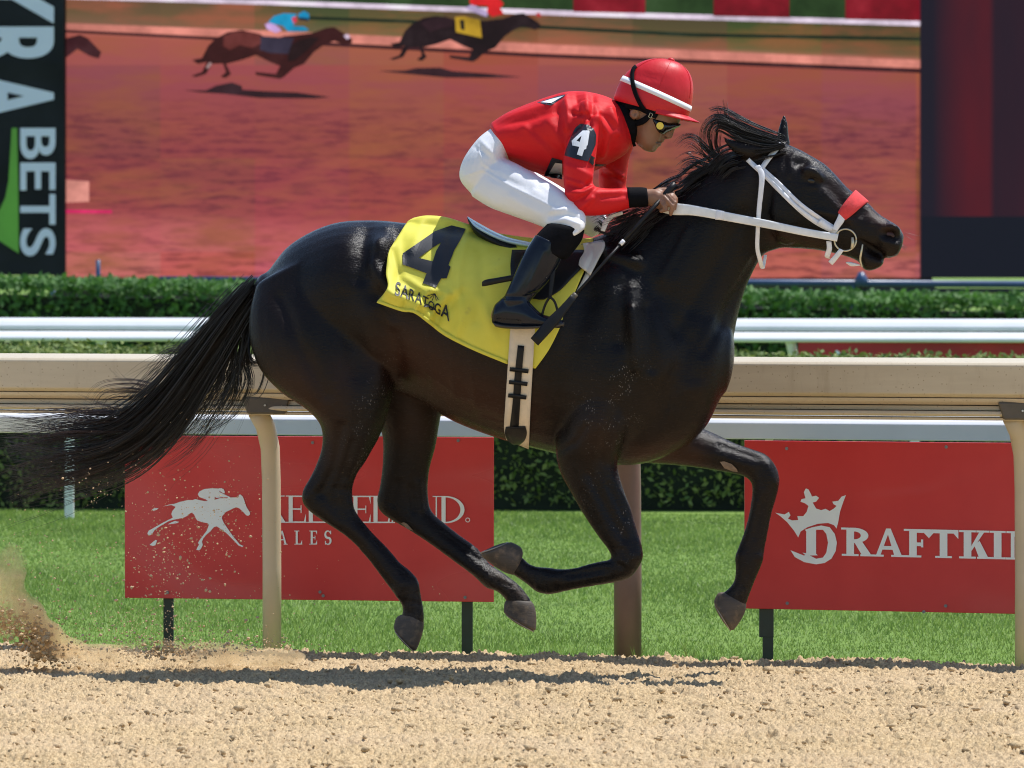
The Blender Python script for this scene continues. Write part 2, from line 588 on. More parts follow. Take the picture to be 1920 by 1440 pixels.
M_beige_post = plain('beige post paint', (0.58, 0.48, 0.33), 0.40, 0.07, 3.0, 0.08, 30)
M_white = plain('white rail paint', (0.78, 0.79, 0.80), 0.35, 0.05, 3.0, 0.05, 20)
M_brown = plain('brown post paint', (0.17, 0.105, 0.085), 0.45, 0.15, 5.0, 0.15, 60)
M_leg = plain('dark green board leg', (0.012, 0.028, 0.024), 0.4, 0.3, 10)
M_navy = plain('navy painted pipe', (0.03, 0.07, 0.16), 0.35, 0.15, 4)
M_black = plain('black frame', (0.014, 0.016, 0.022), 0.5, 0.3, 4)
M_steel = plain('bolt steel', (0.55, 0.55, 0.58), 0.3, 0.1, 20, metal=0.9)
M_dgrey = plain('dark bracket', (0.10, 0.085, 0.065), 0.55, 0.2, 12)

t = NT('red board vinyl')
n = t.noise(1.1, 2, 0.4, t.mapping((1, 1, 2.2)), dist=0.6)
t.col(t.mix(t.ramp(n, [(0.50, 0.0), (0.60, 0.5)]), t.ramp(t.noise(5, 5, 0.6), [(0.3, (0.58, 0.022, 0.028)), (0.7, (0.64, 0.032, 0.036))]), (0.60, 0.065, 0.095)))  # lighter mauve patches: soft reflections painted into the vinyl colour
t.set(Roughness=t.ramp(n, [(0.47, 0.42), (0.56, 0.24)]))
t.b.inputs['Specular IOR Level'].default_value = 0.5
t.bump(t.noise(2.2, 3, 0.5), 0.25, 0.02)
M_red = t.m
M_print = plain('pale blue white print', (0.84, 0.90, 1.0), 0.5, 0.03, 6)
M_alu = plain('grey added backing and bolts', (0.20, 0.21, 0.23), .5, .1, 6)
M_redfar = plain('far red board', (0.42, 0.02, 0.025), 0.5, 0.15, 3)

# ---- ground sheets
def sheet(name, x0, x1, y0, y1, z, mat):
    o = mesh_obj(name, [(x0, y0, z), (x1, y0, z), (x1, y1, z), (x0, y1, z)], [(0, 1, 2, 3)], mat, smooth=False)
    return o
lawn = sheet('lawn', -900, 900, -300, 1600, -0.055, M_lawn)
tag(lawn, 'green infield lawn beyond the beige running rail', 'lawn', kind='structure')

# raked dirt track: a fine relief of clods, the edge runs parallel to the rail
nx, ny = 800, 660
xs = np.linspace(-2.4, 2.4, nx); tt = np.linspace(0, 1, ny)
X, T = np.meshgrid(xs, tt)
y0 = 17.2
edge = 23.12 - 0.30*xs
edge = edge + 0.03*np.interp(xs, np.linspace(-2.4, 2.4, 90), rng.standard_normal(90))
Yg = y0 + (edge[None, :]-y0)*T
dxg, dyg = xs[1]-xs[0], 5.9/ny
z = 0.0078*np.minimum(np.abs(fft_noise(ny, nx, dyg, dxg, 0.034, 1.0, 1)), 1.5)
z += 0.0082*np.minimum(np.abs(fft_noise(ny, nx, dyg, dxg, 0.066, 1.0, 2)), 1.3)
z += 0.0026*fft_noise(ny, nx, dyg, dxg, 0.019, 1.0, 9)
z += 0.0035*fft_noise(ny, nx, dyg, dxg, 0.22, 1.0, 3)-.012
z += 0.005*fft_noise(ny, nx, dyg, dxg, 0.9, 1.0, 4)
pit = fft_noise(ny, nx, dyg, dxg, 0.058, 1.0, 5)
z -= 0.034*np.clip(pit-1.15, 0, .8)
lump = fft_noise(ny, nx, dyg, dxg, 0.05, 1.0, 6)
z += 0.008*np.clip(lump-1.3, 0, 1.3)
dist = (1-T)*(edge[None, :]-y0)
z += 0.010*np.exp(-((dist-0.10)/0.10)**2)*(.5+0.25*fft_noise(ny, nx, dyg, dxg, 0.12, 1.0, 8))
z -= np.where(dist < 0.05, (0.05-dist)*1.2, 0)
V = np.stack([X.ravel(), Yg.ravel(), z.ravel()], -1)
idx = np.arange(nx*ny).reshape(ny, nx)
fc = np.stack([idx[:-1, :-1].ravel(), idx[:-1, 1:].ravel(), idx[1:, 1:].ravel(), idx[1:, :-1].ravel()], -1)
track = mesh_obj('dirt_track', V, fc, M_sand)
tag(track, 'raked tan dirt of the race track in front of the rail', 'dirt track', kind='structure')
bs = MB()                                        # the rest of the track, out of the picture
bs.add([(-300, 6, -0.03), (300, 6, -0.03), (300, 17.25, -0.03), (-300, 17.25, -0.03)], [(0, 1, 2, 3)])
for sx in (-1, 1):
    a, b = sx*2.37, sx*60
    bs.add([(a, 17.25, -0.03), (b, 17.25, -0.03), (b, max(17.5, YL(b, 0)), -0.03), (a, YL(a, 0), -0.03)], [(0, 1, 2, 3)])
bsy = bs.build('track_apron', M_sand)
tag(bsy, 'flat tan dirt around the raked strip of track', 'dirt track', kind='structure')

# loose clods on the track (nobody could count them)
ico = bmesh.new(); bmesh.ops.create_icosphere(ico, subdivisions=1, radius=1)
IV = np.array([v.co[:] for v in ico.verts]); IF = np.array([[v.index for v in f.verts] for f in ico.faces]); ico.free()
def scatter(name, pos, rad, mat, squash=0.6, seed=3, parent=None, stretch=None):
    r = np.random.default_rng(seed); n = len(pos)
    jit = 1+0.35*r.standard_normal((n, len(IV), 1))*0.6
    sc = np.stack([r.uniform(.7, 1.5, n), r.uniform(.7, 1.5, n), r.uniform(.7, 1.2, n)*squash], -1)*rad[:, None]
    Vv = IV[None]*jit*sc[:, None, :]
    if stretch is not None:
        d = stretch/np.linalg.norm(stretch, axis=1)[:, None]
        k = (Vv*d[:, None, :]).sum(-1, keepdims=True)
        Vv = Vv + d[:, None, :]*k*(np.linalg.norm(stretch, axis=1)[:, None, None]-1)
    Vv = Vv+pos[:, None, :]
    ff = IF[None]+(np.arange(n)*len(IV))[:, None, None]
    return mesh_obj(name, Vv.reshape(-1, 3), ff.reshape(-1, 3), mat, parent, smooth=True)
n = 7000
cx = rng.uniform(-2.3, 2.3, n); cd = rng.uniform(0, 5.6, n)**1.0
cy = YL(cx, -0.03)-cd
keep = cy > 17.4; cx, cy = cx[keep], cy[keep]
rad = np.clip(rng.lognormal(math.log(0.0052), 0.5, len(cx)), 0.0025, 0.017)
iy = np.clip(((cy-y0)/(23.12-0.3*cx-y0)*(ny-1)).astype(int), 0, ny-1); ix = np.clip(((cx+2.4)/4.8*(nx-1)).astype(int), 0, nx-1)
cz = z[iy, ix]+rad*0.25
clods = scatter('dirt_clods', np.stack([cx, cy, cz], -1), rad, M_sand, 0.75, 5)
tag(clods, 'loose clods of tan dirt scattered over the track', 'dirt clods', kind='stuff')

# grass blades on the lawn
nb = 300000
gx = rng.uniform(-4.2, 4.2, nb); gd = rng.uniform(0, 1, nb)**1.25*14.0
gy = YL(np.clip(gx, -4, 4), 0.03)+gd
h = rng.uniform(0.009, 0.023, nb)*(1+0.35*np.sin(gx*2.3+gy*1.1)); wv = rng.uniform(0.0014, 0.0028, nb)*(1+gd*0.09)
an = rng.uniform(0, 2*math.pi, nb); ln = rng.uniform(0.1, 0.9, nb)*h; la = rng.uniform(0, 2*math.pi, nb)
zb = -0.055
A = np.stack([gx-np.cos(an)*wv, gy-np.sin(an)*wv, np.full(nb, zb)], -1)
B = np.stack([gx+np.cos(an)*wv, gy+np.sin(an)*wv, np.full(nb, zb)], -1)
Tt = np.stack([gx+np.cos(la)*ln, gy+np.sin(la)*ln, zb+h], -1)
GV = np.stack([A, B, Tt], 1).reshape(-1, 3)
grass = mesh_obj('grass', GV, np.arange(nb*3).reshape(-1, 3), M_blade, smooth=False)
tag(grass, 'short mown green grass covering the infield', 'grass', kind='stuff')

# a few taller weeds at the track edge
for (px, py) in ((1195, 1236), (1293, 1228)):
    mb = MB()
    g = PL(px, 1244, 0.02); g[2] = -0.03
    for k in range(5):
        a = random.uniform(0, 6.3); l = random.uniform(0.02, 0.05)
        tip = g+np.array([math.cos(a)*0.03, math.sin(a)*0.02, 0.05+l])
        mb.add([g+np.array([-.004, 0, 0]), g+np.array([.004, 0, 0]), tip], [(0, 1, 2)])
    o = mb.build('weed', M_blade)
    tag(o, 'small weed at the foot of the brown post' if px < 1250 else 'thin upright grass stalk at the track edge right of the brown post', 'weed')

# ---- extrusion along the rail direction
def extrude_line(profile, x0, x1, off, mb=None, closed=True, n=2):
    """profile of (u toward the infield, z)"""
    mb = mb or MB()
    k = len(profile); Vv = []
    for i in range(n):
        X = x0+(x1-x0)*i/(n-1)
        for u, zz in profile: Vv.append((X, YL(X, off+u), zz))
    f = [(i*k+j, i*k+(j+1) % k, (i+1)*k+(j+1) % k, (i+1)*k+j) for i in range(n-1) for j in range(k)]
    f.append(tuple(range(k))); f.append(tuple((n-1)*k+j for j in range(k))[::-1])
    mb.add(Vv, f); return mb

# beige running rail with gooseneck posts
rail = empty('running_rail', (0, YL(0, 0.05), 0))
prof = [(-0.005, 1.060), (0.006, 1.068), (0.03, 1.072), (0.20, 1.083), (0.215, 1.07), (0.215, 0.95), (0.02, 0.945), (-0.002, 0.958)]
extrude_line(prof, -9, 9, 0.0, n=40).build('rail_beam', M_beige, rail, bevel=0.004)
extrude_line([(0.015, 0.943), (0.18, 0.943), (0.18, 0.925), (0.040, 0.919), (0.022, 0.930)], -9, 9, 0.0, n=2).build('rail_lip', M_beige, rail, bevel=0.003)
extrude_line([(0.055, 0.915), (0.18, 0.922), (0.18, 0.90), (0.055, 0.90)], -9, 9, 0.0).build('rail_groove', M_beige, rail)
extrude_line([(0.030, 0.897), (0.17, 0.897), (0.17, 0.878), (0.036, 0.878), (0.026, 0.886)], -9, 9, 0.0).build('lower_lip', M_beige, rail, bevel=0.003)
extrude_line([(0.045, 0.874), (0.17, 0.874), (0.17, 0.862), (0.045, 0.864)], -9, 9, 0.0).build('rail_edge_strip', M_beige, rail, bevel=0.002)

def goose_post(px_base, mat, rad=0.035, ox=0.0, name='post', flat=False):
    off = 0.17
    b = PL(px_base, 1235, off)
    X = b[0]
    Yp = b[1]
    pts = [(X, Yp, -0.08), (X, Yp, 0.3), (X-0.002, Yp, 0.62), (X-0.006, Yp-0.005, 0.74), (X-0.022, Yp-0.03, 0.82), (X-0.05, Yp-0.07, 0.875)]
    mb = MB(); mb.tube(pts, [rad, rad, rad*1.0, rad*1.02, rad*1.05, rad*1.05], 20)
    p = mb.build(name, mat, rail, smooth=True)
    m2 = MB()
    m2.hexa([(X-0.085, Yp-0.13, .868), (X+0.055, Yp-0.15, .868), (X+0.055, Yp+0.02, .868), (X-0.085, Yp+0.02, .868),
             (X-0.105, Yp-0.13, .93), (X+0.07, Yp-0.15, .93), (X+0.07, Yp+0.02, .93), (X-0.105, Yp+0.02, .93)])
    m2.build('bracket', M_dgrey, p, bevel=0.006)
    m3 = MB(); m3.tube([(X-0.02, Yp-0.152, .90), (X-0.02, Yp-0.14, .90)], 0.004, 8); m3.build('bolt', M_steel, p)
    return p
goose_post(510, M_beige_post, 0.0345)
goose_post(1921, M_beige_post, 0.0345)
bp = goose_post(1177, M_brown, 0.050)
bp['label'] = 'thicker brown painted post'
tag(rail, 'beige running rail on gooseneck posts along the dirt track', 'rail')

# white rail right behind, with the red boards hung on legs in front of it
wrail = empty('white_rail', (0, YL(0, 0.62), 0))
extrude_line([(0.0, 0.764), (0.0, 0.824), (0.012, 0.834), (0.05, 0.850), (0.12, 0.853), (0.13, 0.84), (0.13, 0.764)], -9, 9, 0.95, n=2).build('rail_beam', M_white, wrail, bevel=0.004)
for px in (-420, 318, 878, 1442, 2200):
    b = PL(px, 1100, 1.02); mb = MB(); mb.tube([(b[0], b[1], -0.1), (b[0], b[1], 0.763)], 0.015, 12); mb.build('post', M_white, wrail, smooth=True)
tag(wrail, 'white flat-faced rail just behind and below the beige rail', 'rail')

OFFB = 0.47
def on_board(x, y, k=0.0): return PL(x, y, OFFB-0.004-k)

def board(x0, x1, ytl, ytr, ybl, ybr, legs, bolts, label):
    r = empty('advertising_board', PL((x0+x1)/2, 1236, OFFB)*np.array([1, 1, 0]))
    a, b, c_, d = PL(x0, ybl, OFFB), PL(x1, ybr, OFFB), PL(x1, ytr, OFFB), PL(x0, ytl, OFFB)
    g = np.array([0, 0.02, 0])
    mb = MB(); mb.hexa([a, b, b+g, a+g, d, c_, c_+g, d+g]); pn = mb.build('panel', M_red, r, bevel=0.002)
    g1, g2 = np.array([0, .021, 0]), np.array([0, .027, 0]); mb = MB(); mb.hexa([a+g1, b+g1, b+g2, a+g2, d+g1, c_+g1, c_+g2, d+g2]); mb.build('added_backing', M_alu, r)  # added unseen grey plate, keeps red sun bounce off the white rail
    for px, pw in legs:
        q = PL(px, 1000, OFFB+0.05); wl = pw*q[1]/F/2
        mb = MB(); mb.box((q[0], q[1], 0.31), (wl*2, 0.03, 0.8)); lg = mb.build('leg', M_leg, r, bevel=0.002)
        if px != 1440: continue
        mb = MB(); mb.box((q[0]-wl*.3, q[1], 0.12), (wl*2.7, 0.036, 0.13)); mb.build('sleeve', M_leg, lg, bevel=0.002)
    for bx, by in bolts:
        q = PL(bx, by, OFFB); mb = MB(); mb.tube([q+np.array([0, -0.006, 0]), q+np.array([0, 0.002, 0])], 0.0060, 10); mb.build('bolt', M_alu, r)
    tag(r, label, 'sign', 'advertising boards along the rail')
    return r
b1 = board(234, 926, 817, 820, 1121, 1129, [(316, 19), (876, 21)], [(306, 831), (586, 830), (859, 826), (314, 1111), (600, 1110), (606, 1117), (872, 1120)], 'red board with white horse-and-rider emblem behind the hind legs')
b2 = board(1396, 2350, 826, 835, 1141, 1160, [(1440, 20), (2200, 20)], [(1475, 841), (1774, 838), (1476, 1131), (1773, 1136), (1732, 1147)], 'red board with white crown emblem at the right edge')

def fl(name, polys, parent, mat=M_print, **k): return flat_shape(name, polys, on_board, mat, parent, **k)
def letters(parent, txt, x, y, h, sw, tw, sh, widths, gap, slope):
    for ch in txt:
        fl('letter', place_glyphs(ch, x, y, h, sw, tw, sh, widths, gap, slope), parent)
        x += (widths.get(ch, .8)+gap)*h; y += slope*(widths.get(ch, .8)+gap)*h
# emblem: running horse and rider (traced outline, zoom region 240..500 x 880..1060, factor 7.385)
Z = lambda L: [(240+x/7.385, 880+y/7.385) for x, y in L]
emb = [Z([(480,515),(560,490),(640,478),(720,450),(830,425),(900,425),(930,412),(1010,430),(1060,440),(1105,435),(1075,415),(990,385),(965,345),(990,305),(1060,272),(1160,262),(1250,266),(1290,260),(1325,275),(1340,310),(1335,335),(1310,325),(1268,300),(1262,312),(1330,345),(1400,378),(1420,390),(1510,388),(1530,385),(1535,350),(1560,350),(1590,380),(1610,430),(1640,520),(1690,600),(1690,625),(1665,645),(1635,635),(1590,585),(1540,540),(1500,525),(1460,540),(1400,570),(1355,590),(1305,650),(1300,680),(1325,740),(1380,820),(1450,920),(1550,1040),(1600,1062),(1580,1075),(1530,1055),(1470,990),(1370,890),(1290,830),(1230,790),(1190,800),(1140,860),(1080,910),(1040,960),(1025,1000),(1035,1050),(1010,1100),(985,1122),(945,1115),(965,1075),(985,1040),(968,1020),(985,990),(1030,930),(1090,850),(1120,770),(1100,745),(1040,735),(960,710),(940,680),(915,625),(885,600),(860,610),(820,645),(770,670),(700,685),(620,700),(560,720),(440,790),(370,840),(330,900),(290,920),(268,890),(285,850),(340,820),(400,785),(500,730),(620,670),(600,620),(615,575),(660,520),(600,495),(560,500)])]
hole = Z([(1195,380),(1210,420),(1270,400),(1375,400),(1385,388),(1300,385),(1260,392),(1230,395)])
fl('emblem', [[emb[0], hole]], b1)
for q_ in [Z([(330,560),(360,540),(425,535),(400,560),(360,577)]), Z([(300,1045),(345,1005),(380,978),(402,985),(380,1050),(340,1062)]), Z([(550,762),(600,735),(650,715),(710,728),(680,745),(620,755)])]: fl('emblem_fleck', [q_], b1)
wK = {'K': .86, 'E': .74, 'N': .90, 'L': .70, 'A': .9, 'D': .95, 'S': .6}
letters(b1, 'KEENELAND', 492, 929, 51, .15, .05, .035, wK, .0, 0.003)
wS = {'S': .52, 'A': .74, 'L': .56, 'E': .56}
letters(b1, 'SALES', 492, 995, 26, .15, .07, .05, wS, .52, 0.0)
ring = [[(877+4.5*math.cos(a), 975+4.5*math.sin(a)) for a in np.linspace(0, 6.28, 13)[:-1]], [(877+3.2*math.cos(a), 975+3.2*math.sin(a)) for a in np.linspace(0, 6.28, 13)[:-1]]]
fl('registered_mark', [ring], b1)
# crown and lettering of the right board (zoom factor 3.13, origin 1380, 800)
Z = lambda L: [(1380+x/3.13, 800+y/3.13) for x, y in L]
crown = Z([(230,505),(285,515),(310,500),(320,520),(305,540),(330,550),(365,548),(360,525),(395,525),(415,500),(425,465),(405,450),(378,440),(385,425),(408,420),(398,385),(410,362),(425,368),(440,395),(445,410),(470,405),(488,418),(470,440),(450,445),(470,480),(500,490),(525,482),(550,495),(575,480),(590,465),(572,455),(565,440),(600,435),(620,410),(645,402),(630,440),(610,500),(600,560),(590,598),(575,578),(540,565),(480,570),(420,590),(380,615),(365,650),(340,610),(300,560),(260,525)])
dD = Z([(405,605),(450,590),(500,580),(550,590),(580,630),(592,680),(585,730),(560,775),(520,800),(470,808),(400,795),(345,765),(320,725),(330,695),(360,682),(395,690),(405,715),(390,740),(410,755),(425,752),(470,775),(510,768),(530,740),(540,680),(530,630),(510,605),(470,605),(470,745),(480,755),(400,757),(412,742),(412,615)])
dhole = None
fl('crown_emblem', [crown], b2)
fl('initial', [dD], b2)
wD = {'R': 1.10, 'A': 1.12, 'F': .88, 'T': 1.05, 'K': 1.08, 'I': .62, 'N': 1.15, 'G': 1.1, 'S': .9}
letters(b2, 'RAFTKIN', 1577, 989, 53, .27, .13, .07, wD, .0, 0.022)

# far white posts in front of the low hedge, their rail hidden behind the beige one
fr = empty('white_post_rail', (0, 36.2, 0))
for px in (130, 1715):
    b = P(px, 975, 36.0 - 0.3*(px-960)/F*36*0.35)
    mb = MB(); mb.box((b[0], b[1], 0.32), (0.052, 0.05, 0.86)); mb.build('post', M_white, fr, bevel=0.006)
mb = MB(); mb.hexa([(-7, 36.5, .66), (7, 35.2, .66), (7, 35.26, .66), (-7, 36.56, .66), (-7, 36.5, .755), (7, 35.2, .755), (7, 35.26, .755), (-7, 36.56, .755)])
mb.build('rail_beam', M_white, fr, bevel=0.01)
tag(fr, 'low white rail on thin square posts at the foot of the dark hedge', 'rail')

# ---- hedges
def hedge(name, x0, x1, yb, depth, top0, top1, nleaf, size, mat, label, cat, slope=-0.03, lump=0.05):
    r = empty(name, ((x0+x1)/2, yb, -0.055))
    def topz(x): return top0+(top1-top0)*(x-x0)/(x1-x0)
    mb = MB()
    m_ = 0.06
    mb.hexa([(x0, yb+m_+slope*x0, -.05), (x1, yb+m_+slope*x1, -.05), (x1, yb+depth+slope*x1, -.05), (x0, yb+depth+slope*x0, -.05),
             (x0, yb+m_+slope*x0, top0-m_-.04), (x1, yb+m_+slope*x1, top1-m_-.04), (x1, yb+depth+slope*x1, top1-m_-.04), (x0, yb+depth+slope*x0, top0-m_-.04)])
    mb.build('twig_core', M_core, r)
    r2 = np.random.default_rng(int(yb*10))
    xx = r2.uniform(x0, x1, nleaf)
    tp = topz(xx)
    ft = r2.uniform(0, 1, nleaf) < 0.62
    bx = lambda x, y_: lump*(np.sin(x*5.1+y_*7)*.5+np.sin(x*11.3+y_*3.1+1.3)*.35+np.sin(x*2.3+y_*13+.4)*.35)
    zz = np.where(ft, r2.uniform(-0.03, 1, nleaf)*tp, tp+r2.normal(0, .02, nleaf))
    yy = np.where(ft, yb+r2.exponential(.05, nleaf), yb+r2.uniform(0, depth, nleaf))
    zz = zz+np.where(ft, 0, bx(xx, yy))
    yy = yy+slope*xx+np.where(ft, bx(xx, zz), 0)
    cen = np.stack([xx, yy, np.minimum(zz, tp+.07)], -1)
    nrm = r2.standard_normal((nleaf, 3))+np.where(ft[:, None], np.array([0, -.6, .7]), np.array([0, -.2, 1.2]))
    nrm /= np.linalg.norm(nrm, axis=1)[:, None]
    a = np.cross(nrm, r2.standard_normal((nleaf, 3))); a /= np.linalg.norm(a, axis=1)[:, None]
    b = np.cross(nrm, a)
    s = (size*r2.uniform(.6, 1.35, nleaf))[:, None]
    Vv = np.stack([cen-a*s, cen-b*s*.5, cen+a*s, cen+b*s*.5], 1).reshape(-1, 3)
    lo = mesh_obj('foliage', Vv, np.arange(nleaf*4).reshape(-1, 4), mat, r, smooth=False)
    lo['kind'] = 'stuff'
    tag(r, label, cat)
    return r
hedge('low_hedge', -10, 10, 37.4, 1.0, 0.958, 0.722, 55000, 0.022, M_hedge2, 'low dark hedge behind the red boards with sunlit top', 'hedge', lump=.022)
hedge('clipped_hedge', -12, 12, 51.5, 1.6, 1.340, 0.924, 84000, 0.038, M_hedge, 'clipped green hedge below the video screen', 'hedge', lump=.03)

# ---- double white rail
dr = empty('double_rail', (0, 44, -0.05))
def dline(z0, z1, yo, nm):
    x0, x1 = -11, 11; s = -0.12; h_r = z1-z0; Vv = []; pr = [(0, z0), (-.012, z0+.12*h_r), (-.012, z0+.36*h_r), (.02, z0+.72*h_r), (.06, z1), (.11, z1-.01), (.11, z0)]
    for X in (x0, x1): Vv += [(X, 44+yo+s*X+u, zz) for u, zz in pr]
    k = len(pr); mb = MB(); mb.add(Vv, [(j, (j+1) % k, k+(j+1) % k, k+j) for j in range(k)]+[tuple(range(k)), tuple(range(k, 2*k))]); return mb.build(nm, M_white, dr, smooth=False, bevel=.006)
dline(0.912, 1.000, 0.06, 'top_rail'); dline(0.838, 0.912-.004, -0.02, 'lower_rail')
for px, lean in ((195, .05), (1487, .045)):
    b = P(px, 640, 44.1-0.12*((px-960)/F*44))
    mb = MB(); mb.tube([(b[0]+lean*2.6, b[1], -.05), (b[0]+lean*.8, b[1], .6), (b[0]-.01, b[1]-.03, .80), (b[0]-.03, b[1]-.05, .87)], 0.034, 10); mb.build('post', M_white, dr, smooth=True)
tag(dr, 'far white double-pipe rail on slanted posts between the hedges', 'rail')

fb = empty('small_board', (2.9, 44.2, -0.05))
a, b = P(1497, 640, 43.75), P(1990, 642, 43.6)
mb = MB(); mb.hexa([(a[0], 43.75, .1), (b[0], 43.6, .1), (b[0], 43.63, .1), (a[0], 43.78, .1), (a[0], 43.75, a[2]), (b[0], 43.6, b[2]), (b[0], 43.63, b[2]), (a[0], 43.78, a[2])])
mb.build('panel', M_redfar, fb)
for q_ in ([(1567, 656), (1572, 658), (1585, 672), (1578, 690), (1568, 675)], [(1612, 668), (1620, 667), (1622, 676), (1610, 676)]): flat_shape('emblem_tip', [q_], lambda x, y, k: P(x, y, 43.65), M_print, fb)
tag(fb, 'far red board hung below the double white rail at right', 'sign')

# ---- navy pipe barrier in front of the screen
pb = empty('pipe_barrier', (0, 56, -0.05))
mb = MB(); a, b = P(300, 524, 57.0), P(2100, 534, 55.0); mb.tube([a, b], 0.030, 12); mb.build('top_pipe', M_navy, pb, smooth=True)
for px in (90, 900, 1615, 2060):
    q = a+(b-a)*((px-300)/1800.0); mb = MB(); mb.tube([(q[0], q[1], -.05), (q[0], q[1], q[2]+.01)], 0.028, 10)
    mb.build('post', M_navy, pb, smooth=True)
mb = MB(); c0, c1 = P(300, 541, 57.0), P(2100, 546, 55.0); mb.tube([c0, c1], 0.022, 10); mb.build('lower_pipe', M_black, pb, smooth=True)
q = P(1615, 516, 55.5); mb = MB(); mb.tube([(q[0], q[1], q[2]-.09), (q[0], q[1], q[2]-.02), (q[0], q[1], q[2]+.03)], [.07, .05, .02], 12)
mb.build('post_cap', M_navy, pb, smooth=True)
q = P(184, 500, 56.5); mb = MB(); mb.tube([(q[0], q[1], 1.0), (q[0], q[1], q[2]+.06)], .02, 8); mb.build('tall_post', M_navy, pb, smooth=True)
tag(pb, 'navy blue pipe barrier at the foot of the video screen', 'barrier')

# ---- video screen
YS = 66.0
def sc_at(x, y, k=0.0): return P(x, y, YS-0.012-k)
t = NT('video picture')
# object coordinates: the mesh is centred so that x = metres to the right, z = metres up
sep = t.n.new('ShaderNodeSeparateXYZ'); t.L(t.src, sep.inputs[0])
pxn = t.math('MULTIPLY_ADD', sep.outputs['X'], F/YS, 960.0)                 # picture columns of the video image
pyn = t.math('MULTIPLY_ADD', sep.outputs['Z'], -F/YS, 470.0)
skew = t.math('MULTIPLY_ADD', pxn, -0.040, pyn)                            # lines of the filmed track slope down to the right
row = t.math('MULTIPLY_ADD', skew, 1/700.0, 150.0/700.0)
vv = t.mapping((1, 1, 4.5))
big = t.noise(0.9, 4, 0.6, vv); streak = t.noise(3.8, 6, 0.66, t.mapping((0.8, 1, 5.0)))
base = t.ramp(row, [(0.0, srgb(44, 60, 34)), (0.17, srgb(56, 66, 36)), (0.235, srgb(84, 86, 44)), (0.266, srgb(112, 96, 60)), (0.280, srgb(192, 120, 100)), (0.305, srgb(164, 88, 68)), (0.40, srgb(152, 80, 76)),
                    (0.52, srgb(150, 80, 64)), (0.66, srgb(142, 68, 62)), (0.76, srgb(156, 74, 68)), (0.81, srgb(192, 100, 94)), (0.95, srgb(208, 106, 104))])
spots = t.ramp(streak, [(0.40, 1.0), (0.53, 0.0)])
mid = t.ramp(t.math('MULTIPLY_ADD', pyn, 1/520.0, 0.0), [(0.33, 0.05), (0.46, 0.8), (0.72, 0.95), (0.80, 0.3), (0.97, 0.75)])
spots = t.math('MULTIPLY', spots, mid)
colr = t.mix(spots, base, srgb(104, 46, 52))
colr = t.mix(t.ramp(big, [(0.46, 0.0), (0.66, 0.75)]), colr, srgb(158, 92, 58))
# panel modules: slightly different tint per module
mx = t.math('FLOOR', t.math('MULTIPLY_ADD', pxn, 1/177.0, -0.70)); my = t.math('FLOOR', t.math('MULTIPLY_ADD', pyn, 1/175.0, 0.3))
cmb = t.n.new('ShaderNodeCombineXYZ'); t.L(mx, cmb.inputs[0]); t.L(my, cmb.inputs[1])
wnn = t.n.new('ShaderNodeTexWhiteNoise'); wnn.noise_dimensions = '2D'; t.L(cmb.outputs[0], wnn.inputs[0])
colr = t.mix(0.22, colr, wnn.outputs['Color'], 'SOFT_LIGHT')
colr = t.mix(t.math('MULTIPLY', wnn.outputs['Value'], 0.22), colr, srgb(150, 70, 88))
# LED rows
wv_ = t.n.new('ShaderNodeTexWave'); wv_.wave_type = 'BANDS'; wv_.bands_direction = 'Z'; wv_.inputs['Scale'].default_value = 26.0
t.L(t.src, wv_.inputs['Vector'])
colr = t.mix(t.math('MULTIPLY', wv_.outputs['Fac'], 0.07), colr, (0.03, 0.01, 0.01))
t.col((0.012, 0.012, 0.012)); t.set(Roughness=0.6); t.b.inputs['Specular IOR Level'].default_value = 0.1
t.L(colr, t.b.inputs['Emission Color']); t.b.inputs['Emission Strength'].default_value = 1.0/EXPO
M_video = t.m
scr = empty('video_screen', (0, YS, -0.05))
mb = MB(); a, b, c_, d = P(124, 521, YS), P(1725, 521, YS), P(1725, -260, YS), P(124, -260, YS)
gg = np.array([0, .3, 0])
mb.hexa([a, b, b+gg, a+gg, d, c_, c_+gg, d+gg])
so = mb.build('lit_face', M_video)
Vv = get_co(so); off = np.array([0, YS, HC]); set_co(so, Vv-off); so.location = off; adopt(so, scr)
# correct the map from object z to rows (camera pitch): rows = 720 - F*tan
mb = MB(); mb.hexa([a+[-.15, .31, -1.3], b+[.15, .31, -1.3], b+[.15, .7, -1.3], a+[-.15, .7, -1.3], d+[-.15, .31, .2], c_+[.15, .31, .2], c_+[.15, .7, .2], d+[-.15, .7, .2]])
mb.build('housing', M_black, scr)
def sfl(name, polys, col, k=1.0, **kw): return flat_shape(name, polys, sc_at, emit('video '+name, srgb(*col), k), scr, **kw)
class K_:  # stacked print layers
    n = 0
def layer(name, polys, col, k=1.0):
    K_.n += 1; kk = K_.n*0.0025
    return flat_shape(name, polys, lambda x, y, e: sc_at(x, y, e+kk), emit('video '+name, srgb(*col), k), scr)
lin = lambda y_l, y_r, h0, h1: [(124, y_l), (1725, y_r), (1725, y_r+h1), (124, y_l+h0)]
layer('pictured_hedge', [[(124, -200), (1725, -200), (1725, 40), (124, -6)]], (44, 66, 34))
layer('pictured_white_rail', [[(124, -9), (500, 0), (1100, 21), (1725, 39), (1725, 49), (1100, 31), (500, 9), (124, -2)]], (232, 214, 234))
for x0, x1, y1 in ((1075, 1210, 25), (1338, 1480, 33), (1585, 1725, 39)):
    q0 = layer('pictured_red_board', [[(x0, -60), (x1, -60), (x1, y1), (x0, y1-3)]], (128, 18, 34))
layer('pictured_track_edge', [[(124, 44), (500, 57), (1000, 82), (1725, 113), (1725, 128), (1000, 99), (500, 73), (124, 55)]], (214, 132, 118))
